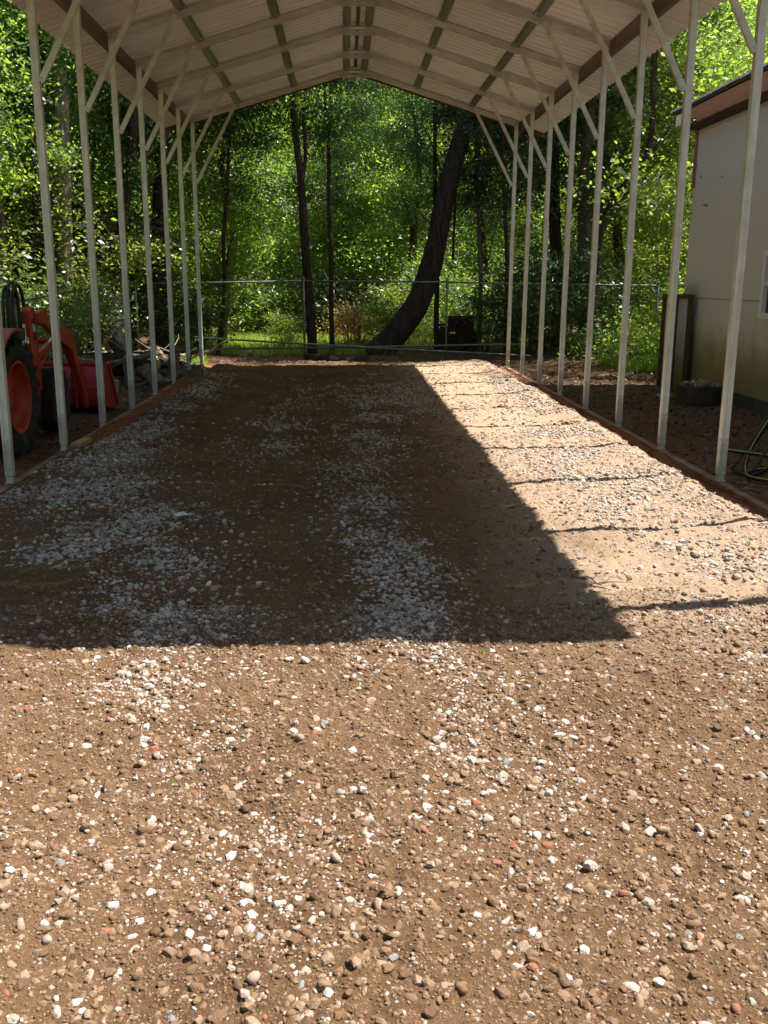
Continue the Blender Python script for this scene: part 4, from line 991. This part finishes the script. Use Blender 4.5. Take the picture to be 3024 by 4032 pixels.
CLOUD = {
    'a': cloud('crown_a', 1, 2.3, 2.6, 50, 350, .092, MAT['leaf']), 'b': cloud('crown_b', 2, 2.2, 2.4, 44, 350, .098, MAT['leaf_light']),
    'c': cloud('crown_c', 3, 1.5, 3.2, 46, 340, .085, MAT['leaf_dark'], .7), 'd': cloud('crown_d', 4, 1.9, 2.2, 42, 330, .09, MAT['leaf'], .8),
    'e': cloud('crown_e', 5, 2.6, 2.0, 40, 320, .092, MAT['leaf_light'], .3), 'f': cloud('crown_f', 6, 1.7, 2.6, 38, 300, .08, MAT['leaf_dark'], .5),
    'w': cloud('crown_w', 9, 3.2, 3.2, 60, 260, .17, MAT['leaf_light'], .4, .6)}
SHRUB = {
    'g': cloud('foliage_g', 11, .85, .75, 26, 120, .085, MAT['leaf_light'], .2, .2), 'h': cloud('foliage_h', 12, .95, .9, 28, 130, .08, MAT['leaf'], .3, .22),
    'i': cloud('foliage_i', 13, .8, 1.0, 24, 130, .075, MAT['leaf_dark'], .4, .2), 'j': cloud('foliage_j', 14, .7, .55, 20, 90, .08, MAT['leaf_dry'], .2, .18),
    'k': cloud('foliage_k', 15, 1.1, .5, 26, 120, .09, MAT['leaf_light'], .1, .22)}

def trunk_mesh(paths, mat, n=9, seed=0):
    m = MB(); r_ = random.Random(seed)
    for pts, r0, r1 in paths:
        # resample with a little wander
        P = [Vector(p) for p in pts]; Q = []; k = 4
        for i in range(len(P) - 1):
            p0 = P[max(i - 1, 0)]; p1 = P[i]; p2 = P[i + 1]; p3 = P[min(i + 2, len(P) - 1)]
            for j in range(k):
                t = j / k; Q.append(.5 * ((2 * p1) + (p2 - p0) * t + (2 * p0 - 5 * p1 + 4 * p2 - p3) * t * t + (3 * p1 - p0 - 3 * p2 + p3) * t ** 3))
        Q.append(P[-1]); N_ = len(Q)
        m.tube(Q, [r0 + (r1 - r0) * i / (N_ - 1) for i in range(N_)], n, jitter=.06, rnd=r_)
    return m.mesh('trunk', mat, True)

def feature_tree(label, Y, px, r0, r1, bark, crowns, extra=(), flare=1.5, up=None, group=None, n=10):
    """px: photo pixels of the stem from the ground up, all at depth Y; crowns: (dx, dy, z, kind, scale) about the top"""
    P = [at(a, b, Y) for a, b in px]; base = Vector((P[0].x, Y, gz(P[0].x, Y))); P[0] = base + Vector((0, 0, -.1))
    t = empty('tree', base); tag(t, label, 'tree', group)
    top = P[-1]
    d = (P[-1] - P[-2]).normalized()
    if up: P.append(top + Vector((d.x * up * .6, random.uniform(-.3, .3), up)))
    R = [p - base for p in P]
    paths = [(R, r0, r1)]
    if flare > 1: paths.append(([R[0], R[0] + (R[1] - R[0]).normalized() * .35], r0 * flare, r0 * .95))
    for (epx, e0, e1, dy) in extra:
        paths.append(([at(a, b, Y + dy * i / max(1, len(epx) - 1)) - base for i, (a, b) in enumerate(epx)], e0, e1))
    rr = random.Random(label)
    for (dx, dy, z, kd, sc) in crowns:
        # a limb from the stem out to each crown mass
        i = min(range(len(R)), key=lambda q: abs((R[q] + base).z - (z - 1.2)))
        tgt = Vector((P[min(i, len(P) - 1)].x + dx, Y + dy, z)) - base
        mid = (R[i] + tgt) / 2 + Vector((rr.uniform(-.2, .2), rr.uniform(-.2, .2), .15)); paths.append(([R[i], mid, tgt, tgt + Vector((rr.uniform(-.8, .8), rr.uniform(-.8, .8), .9))], max(.02, r1 * .6), .012))
        c = link('crown', CLOUD[kd], t); c.location = tgt; c.scale = (sc, sc, sc * rr.uniform(.85, 1.1)); c.rotation_euler.z = rr.uniform(0, 6.28)
    tk = link('trunk', trunk_mesh(paths, MAT[bark], n, 3), t)
    return t
K = 3024 / 1659
dp = lambda L_: [(a * K, b * K) for a, b in L_]

feature_tree('thick dark trunk curving up and leaning right, behind the back fence', 22.6, dp([(812, 756), (862, 712), (902, 655), (923, 600), (940, 540), (955, 460), (975, 370), (1000, 290), (1028, 212)]), .31, .165, 'bark',
             [(.3, .6, 7.2, 'a', 1.0), (1.0, -1.2, 8.0, 'a', 1.0), (2.9, -1.4, 7.8, 'a', 1.0), (4.6, -1.0, 8.2, 'a', .95)], [(dp([(978, 560), (985, 400), (990, 300)]), .03, .02, .3)], 1.35, 3.0, n=14)  # last three high crowns are added to shade the ground behind the pad
feature_tree('slim dark tree forking near the roof, left of the leaning trunk', 22.2, dp([(676, 745), (668, 640), (660, 540), (655, 460), (651, 400), (640, 300), (630, 200)]), .115, .06, 'bark',
             [(-.4, .3, 6.0, 'd', .8), (.5, .6, 7.4, 'b', .9)], [(dp([(651, 400), (660, 330), (655, 250), (662, 180)]), .05, .03, .2), (dp([(652, 440), (640, 400), (630, 380)]), .03, .015, -.2)], 1.3, 2.5)
feature_tree('thin dark sapling just right of the slim forked tree', 22.6, dp([(718, 745), (715, 640), (716, 560), (711, 450), (710, 320), (704, 240)]), .062, .03, 'bark', [(.2, .3, 5.2, 'c', .62), (-.2, .5, 7.6, 'a', .7)], (), 1.2, 1.5)
feature_tree('stout pale barked trunk with a sunlit edge, behind the tractor loader', 19.0, [(262, 1345), (262, 1150), (256, 960), (251, 760), (246, 520), (238, 300), (232, 120)], .165, .11, 'bark_pale', [(-.6, .6, 6.4, 'a', .9), (.9, 1.0, 7.0, 'b', .9)], [([(262, 760), (300, 790), (380, 860), (470, 960)], .04, .012, .8)], 1.3, 2)
feature_tree('wavy thin dark stem at the left edge beyond the hydraulic hoses', 18.5, [(45, 1260), (48, 1120), (25, 980), (20, 880), (2, 780), (-10, 640)], .075, .045, 'bark', [(-.4, .5, 4.8, 'd', .8), (.3, .8, 6.6, 'b', .9)], (), 1.2, 1.5)
feature_tree('slender wavy brown trunk left of the pale barked trunk', 18.8, [(136, 1260), (130, 1080), (133, 930), (142, 800), (126, 670), (134, 520), (130, 330)], .07, .045, 'bark', [(-.5, .4, 5.6, 'b', .8), (.4, .6, 7.2, 'a', .9)], (), 1.2, 1.5)
feature_tree('reddish dark trunk bending between the third and fourth left posts', 20.5, [(458, 1380), (468, 1180), (474, 980), (488, 820), (508, 690), (520, 560), (528, 420)], .13, .08, 'bark', [(-.4, .7, 5.4, 'd', .8), (.6, .8, 6.6, 'a', .9)], [([(474, 1000), (510, 900), (560, 830)], .035, .02, .3)], 1.25, 2)
feature_tree('broad dark trunk behind the fifth left post', 22.0, [(640, 1400), (632, 1180), (628, 980), (632, 780), (640, 600), (645, 440)], .20, .13, 'bark', [(-.8, .6, 6.2, 'a', .9), (.9, .9, 6.8, 'b', .8)], [([(630, 1020), (680, 1040), (740, 1075)], .02, .008, -.4), ([(630, 940), (700, 985), (760, 1010)], .02, .008, -.4)], 1.3, 2)
feature_tree('very thin dark stem in front of the foliage right of the last left post', 22.0, [(858, 1425), (872, 1290), (884, 1110), (880, 940), (892, 780), (900, 600)], .05, .03, 'bark', [(.1, .4, 4.6, 'f', .7), (-.1, .5, 6.6, 'a', .7)], [([(884, 1100), (900, 980), (930, 900)], .02, .01, .2)], 1.2, 1.5)
feature_tree('thick grey trunk rising beside the fifth right post, with a limb over the shed', 23.2, [(2312, 1400), (2306, 1150), (2306, 900), (2310, 668), (2330, 480), (2350, 330), (2376, 160)], .21, .13, 'bark_grey',
             [(-.8, 1.2, 6.6, 'a', .9), (1.4, 1.8, 8.0, 'b', 1.0)], [([(2335, 470), (2384, 432), (2479, 392), (2646, 400), (2800, 386), (2947, 358), (3060, 330)], .075, .035, -1.5), ([(2646, 400), (2760, 330), (2860, 220), (2940, 120)], .035, .02, -.6)], 1.3, 2)
feature_tree('crooked dark multi stemmed tree left of the shed, limbs reaching right', 21.4, [(2335, 1385), (2338, 1120), (2367, 900), (2456, 740), (2530, 640), (2564, 560), (2573, 400), (2578, 200), (2600, 40)], .11, .055, 'bark',
             [(.6, 2.0, 5.0, 'b', .85), (1.6, 2.2, 3.9, 'e', .8), (-.2, 2.0, 6.6, 'b', .9), (2.2, 1.8, 6.4, 'e', .85)], [([(2346, 850), (2412, 760), (2484, 716), (2580, 694), (2663, 676), (2770, 640)], .06, .03, -.3), ([(2540, 640), (2600, 560), (2650, 470), (2670, 380)], .035, .018, .2), ([(2367, 900), (2330, 980), (2300, 1020)], .03, .015, .2)], 1.2, 1.0)
feature_tree('dark straight trunk behind the sixth right post', 24.0, [(2195, 1395), (2192, 1150), (2186, 900), (2180, 640), (2176, 420)], .17, .11, 'bark', [(-.6, .4, 5.6, 'c', .9), (.6, .7, 6.4, 'c', .9)], (), 1.25, 2)
feature_tree('thin black stem left of the last right post', 22.2, [(1992, 1390), (1994, 1220), (1998, 1060), (1990, 860), (1980, 640)], .06, .035, 'bark', [(0, .4, 4.2, 'c', .62), (.2, .5, 6.2, 'c', .8)], (), 1.2, 1.5)
feature_tree('thin straight stem behind the narrow brick stack', 23.0, [(1884, 1385), (1888, 1250), (1893, 1100), (1886, 900), (1880, 640)], .06, .04, 'bark_grey', [(0, .2, 4.6, 'f', .8)], (), 1.2, 1.5)
feature_tree('dark stem close behind the leaning trunk, left of the brick stack', 23.4, [(1720, 1400), (1718, 1240), (1722, 1080), (1718, 900), (1712, 700)], .07, .045, 'bark', [(0, .2, 4.4, 'c', .7)], (), 1.2, 1.5)

# trees of the wood that nothing tells apart: four kinds, copied
SUNLINES = [(Vector((-1.3, 26.8, 0)), 2.2), (Vector((0.6, 25.4, 0)), 1.3), (Vector((-4.0, 27.4, 0)), 1.5)]
def in_gap(p, r):
    for q, w in SUNLINES:
        d = p - q; d = d - SUN * d.dot(SUN)
        if d.length < w + r * .6: return True
    return False
def wood_tree(x, y, seed, kinds, label, group, free=False):
    rr = random.Random(seed); H = rr.uniform(.8, 1.0) * min(13, max(5.0, 1.2 + .25 * y)); b = Vector((x, y, gz(x, y))); t = empty('tree', b); tag(t, label, 'tree', group)
    P = [Vector((0, 0, -.1))]
    for i in range(1, 6): P.append(Vector((P[-1].x + rr.uniform(-.25, .25), P[-1].y + rr.uniform(-.2, .2), H * i / 5)))
    paths = [(P, rr.uniform(.09, .2), .04)]
    z = rr.uniform(1.8, 3.2)
    while z < H + .4:
        a = rr.uniform(0, 6.28); d = rr.uniform(.3, 1.3) * (1 if z < H else .3); c = Vector((d * math.cos(a), d * math.sin(a), z)); kd = rr.choice(kinds); sc = rr.uniform(.75, 1.1)
        if free or not in_gap(b + c, 2.0 * sc):
            q = P[min(5, max(0, int((z - 1) / H * 5)))]; paths.append(([q, (q + c) / 2 + Vector((0, 0, .2)), c], .04, .012))
            o = link('crown', CLOUD[kd], t); o.location = c; o.scale = (sc, sc, sc); o.rotation_euler.z = rr.uniform(0, 6.28)
        z += rr.uniform(2.0, 3.0)
    if len(paths) < 3:
        for ch in list(t.children): bpy.data.objects.remove(ch)
        bpy.data.objects.remove(t); return
    link('trunk', trunk_mesh(paths, MAT[rr.choice(['bark', 'bark', 'bark_grey'])], 7, seed), t)
WOOD = [(-7.6, 14.6, 'bad'), (-6.4, 17.6, 'bae'), (-9.0, 18.2, 'abe'), (-7.2, 20.9, 'abd'), (-5.4, 22.9, 'abd'), (-9.6, 22.6, 'bea'), (-3.4, 25.0, 'abd'), (-6.8, 26.0, 'bea'),
        (-10.8, 26.4, 'abe'), (-2.0, 30.4, 'bae'), (-4.8, 31.4, 'bae'), (-8.4, 30.0, 'bae'), (1.8, 31.0, 'abe'), (3.4, 26.4, 'acf'), (5.2, 27.6, 'acf'), (4.6, 32.4, 'abe'), (7.2, 25.8, 'be'), (9.4, 28.4, 'bbe'), (7.9, 18.7, 'be'), (3.5, 23.9, 'fca'),
        (11.2, 30.0, 'abe'), (-12.6, 20.6, 'abe'), (13.8, 26.4, 'be'), (0.2, 34.0, 'abe'), (-11.6, 32.0, 'abe')]
for i, (x, y, kk) in enumerate(WOOD):
    lab, grp = ('leafy tree standing left of the carport beyond the side fence', 'trees beyond the side fence') if x < -4 and y < 23 else (('leafy tree of the wood behind the shed', 'trees behind the shed') if x > 6 else ('leafy tree in the wood behind the back fence', 'trees in the wood behind the back fence'))
    wood_tree(x, y, 100 + i, kk, lab, grp)

# far wood as one mass, with unseen crowns added to dim the skylight
fp = []
rw = np.random.default_rng(33)
for i in range(150):
    y = rw.uniform(35, 60); x = rw.uniform(-.75 * y, .6 * y); z = rw.uniform(1.0, 3 + .2 * y); fp.append((x, y, z))
for i in range(50):
    fp.append((rw.uniform(-32, -14), rw.uniform(6, 34), rw.uniform(1.5, 10))); fp.append((rw.uniform(-30, 34), rw.uniform(-34, -13), rw.uniform(1.5, 12)))  # second set stands unseen behind the camera, added to cut skylight under the roof
for i in range(26): fp.append((rw.uniform(17, 34), rw.uniform(-10, 40), rw.uniform(1.5, 8))); fp.append((rw.uniform(-30, -13), rw.uniform(-14, 8), rw.uniform(1.5, 11)))  # second set is unseen at the left, also added against skylight
fp = np.array(fp); nf = len(fp)
wc = hidden_sources('far_crowns', [CLOUD['w'], CLOUD['b'], CLOUD['e']])
fw_ = scatter('far_woods', fp, np.stack([np.zeros(nf), np.zeros(nf), rw.uniform(0, 6.28, nf)], -1), np.repeat(rw.uniform(.9, 1.4, (nf, 1)), 3, 1), rw.integers(0, 3, nf), rw.random(nf), wc)
tag(fw_, 'distant green mass of woodland behind the trees, plus unseen crowns added around the camera', 'woods', kind='stuff')

# shrubs and brush
def shrub(x, y, kd, sc, label, group=None, z=None):
    rr = random.Random(int(x * 97 + y * 13)); b = Vector((x, y, gz(x, y))); s_ = empty('shrub', b); tag(s_, label, 'shrub', group)
    hgt = {'g': .75, 'h': .9, 'i': 1.0, 'j': .5, 'k': .45}[kd] * sc
    f = link('foliage', SHRUB[kd], s_); f.location = (0, 0, hgt * .95 if z is None else z); f.scale = (sc, sc, sc); f.rotation_euler.z = rr.uniform(0, 6.28)
    m = MB()
    for k in range(5):
        a = rr.uniform(0, 6.28); q = rr.uniform(.1, .5) * sc; m.tube([(0, 0, -.05), (q * .4 * math.cos(a), q * .4 * math.sin(a), hgt * .6), (q * math.cos(a), q * math.sin(a), hgt * 1.5)], [.014, .01, .005], 5)
    m.build('stem', MAT['twig' if kd == 'j' else 'bark'], s_)
shrub(.15, 25.3, 'j', 1.1, 'sunlit dry orange brush left of the leaning trunk')
shrub(.75, 24.6, 'g', .8, 'bright leafy shrub close to the base of the leaning trunk')
shrub(-1.75, 24.4, 'g', .62, 'small bright yellow green bush beside the slim forked tree')
shrub(-3.6, 23.4, 'g', .9, 'light green bush behind the last left post')
shrub(-4.1, 22.2, 'h', 1.1, 'green bush at the corner of the two fences')
shrub(5.9, 20.0, 'k', .9, 'low bright green weeds beside the fence post right of the posts')
shrub(5.2, 21.6, 'i', 1.2, 'dark leafy shrub at the fence between the right posts')
shrub(4.0, 21.9, 'i', 1.25, 'dark shrub behind the sixth right post')
shrub(7.4, 22.0, 'g', 1.2, 'light green shrub behind the shed corner')
shrub(-4.45, 14.35, 'i', .30, 'small dark weed growing in front of the concrete blocks')
US = [(-5.8, 16.4, 'h', 1.1), (-6.1, 18.6, 'g', 1.1), (-5.9, 14.2, 'h', 1.0), (-6.3, 12.6, 'g', 1.0), (-5.3, 19.0, 'i', .9), (-2.6, 29.6, 'g', 1.1), (-.4, 29.8, 'h', 1.2), (1.6, 27.0, 'g', 1.1), (2.6, 28.6, 'h', 1.3), (3.6, 29.6, 'g', 1.3), (-4.4, 28.6, 'g', 1.2), (-5.6, 25.0, 'h', 1.3), (-7.4, 23.6, 'g', 1.3),
      (5.0, 26.4, 'h', 1.1), (6.4, 25.8, 'g', 1.1), (-3.4, 30.4, 'h', 1.4), (.6, 31.4, 'g', 1.5), (7.8, 24.0, 'h', 1.3), (-1.0, 31.0, 'h', 1.4), (-6.8, 21.0, 'h', 1.2), (2.9, 26.0, 'k', .9), (-8.2, 19.6, 'g', 1.3), (-7.8, 14.0, 'h', 1.3), (4.6, 22.9, 'h', 1.2), (3.2, 23.0, 'i', .8)]
for x, y, kd, sc in US: shrub(x, y, kd, sc, 'green undergrowth bush in the wood beyond the fences', 'undergrowth bushes')

# bare brush stems by the dry shrub
br_ = empty('dead_brush', (.05, 24.9, gz(.05, 24.9))); tag(br_, 'pale dead brush stems standing in the sunlit clearing', 'brush'); rr = random.Random(8)
for i in range(14):
    a = rr.uniform(-.7, .7); h = rr.uniform(.9, 2.0); MB().tube([(a * .4, rr.uniform(-.2, .2), 0), (a * .6, 0, h * .5), (a + rr.uniform(-.3, .3), rr.uniform(-.3, .3), h)], [.012, .009, .004], 5).build('stem', MAT['twig'], br_)
rr = random.Random(18)
for j, (bx_, by_, bz_, lab) in enumerate(((-5.6, 20.8, 2.9, 'tangle of pale dead twigs hanging between the left posts'), (-4.4, 21.6, 2.7, 'pale dead twigs behind the sixth left post'))):
    b_ = empty('dead_branch', (bx_, by_, bz_)); tag(b_, lab, 'branch')
    MB().tube([(-.9, .2, .5), (-.3, 0, .1), (.4, 0, -.1), (1.0, .1, -.4)], [.025, .02, .015, .008], 6).build('limb', MAT['bark_pale'], b_, smooth=True)
    for i in range(12):
        t = rr.uniform(-.7, .9); MB().tube([(t, 0, .1 - .35 * t), (t + rr.uniform(-.1, .3), rr.uniform(-.2, .2), -.1 - .3 * t), (t + rr.uniform(.1, .6), rr.uniform(-.3, .3), rr.uniform(-.5, 0) - .3 * t)], [.009, .007, .003], 5).build('twig', MAT['bark_pale'], b_)

# grass in the clearing, weeds at the fence, leaf litter: nobody could count them
def blades(name, n, boxes, h, label, mat):
    rng = np.random.default_rng(len(name)); X = []; Yc = []
    for (x0, x1, y0, y1, w) in boxes:
        k = int(n * w); X.append(rng.uniform(x0, x1, k)); Yc.append(rng.uniform(y0, y1, k))
    X = np.concatenate(X); Yc = np.concatenate(Yc); k = len(X); Z = ground_z(X, Yc) - .01
    az = rng.uniform(0, 6.283, k); H_ = h * rng.uniform(.5, 1.4, k); w = .006 + .006 * rng.random(k); ln = rng.uniform(.1, .5, k) * H_
    sx, sy = np.cos(az), np.sin(az); b = np.stack([X, Yc, Z], -1); sd = np.stack([-sy * w, sx * w, 0 * w], -1); tip = b + np.stack([sx * ln, sy * ln, H_], -1)
    V = np.stack([b - sd, b + sd, tip + sd * .15, tip - sd * .15], 1).reshape(-1, 3)
    o = link(name, quad_mesh(name, V, np.arange(4 * k).reshape(k, 4), mat, False, rng.random(k) * .95)); tag(o, label, 'grass', kind='stuff')
blades('grass', 26000, [(-5, 1.2, 22.2, 30, .62), (1.2, 7, 24, 30, .2), (5.2, 7.6, 18.4, 20.4, .12), (-4.2, -3.0, 18.6, 20.2, .06)], .16, 'sunlit green grass and weeds beyond the back fence', MAT['grass'])
def litter():
    rng = np.random.default_rng(77); n = 11000
    X = np.concatenate([rng.uniform(3.0, 6.6, n // 2), rng.uniform(-7, -3.0, n // 3), rng.uniform(-4, 7, n // 6)]); Yc = np.concatenate([rng.uniform(5, 20.4, n // 2), rng.uniform(6, 21, n // 3), rng.uniform(19.5, 24, n // 6)])
    k = (X < 5.25) | (Yc > 15.9); X, Yc = X[k], Yc[k]; C = np.stack([X, Yc, ground_z(X, Yc) + .012 + .012 * rng.random(len(X))], -1)
    me = leaves_mesh('leaf_litter', C, .055, MAT['litter'], rng, .0, .5, .9); o = link('leaf_litter', me); tag(o, 'dry brown leaf litter scattered on the dirt', 'litter', kind='stuff')
litter()
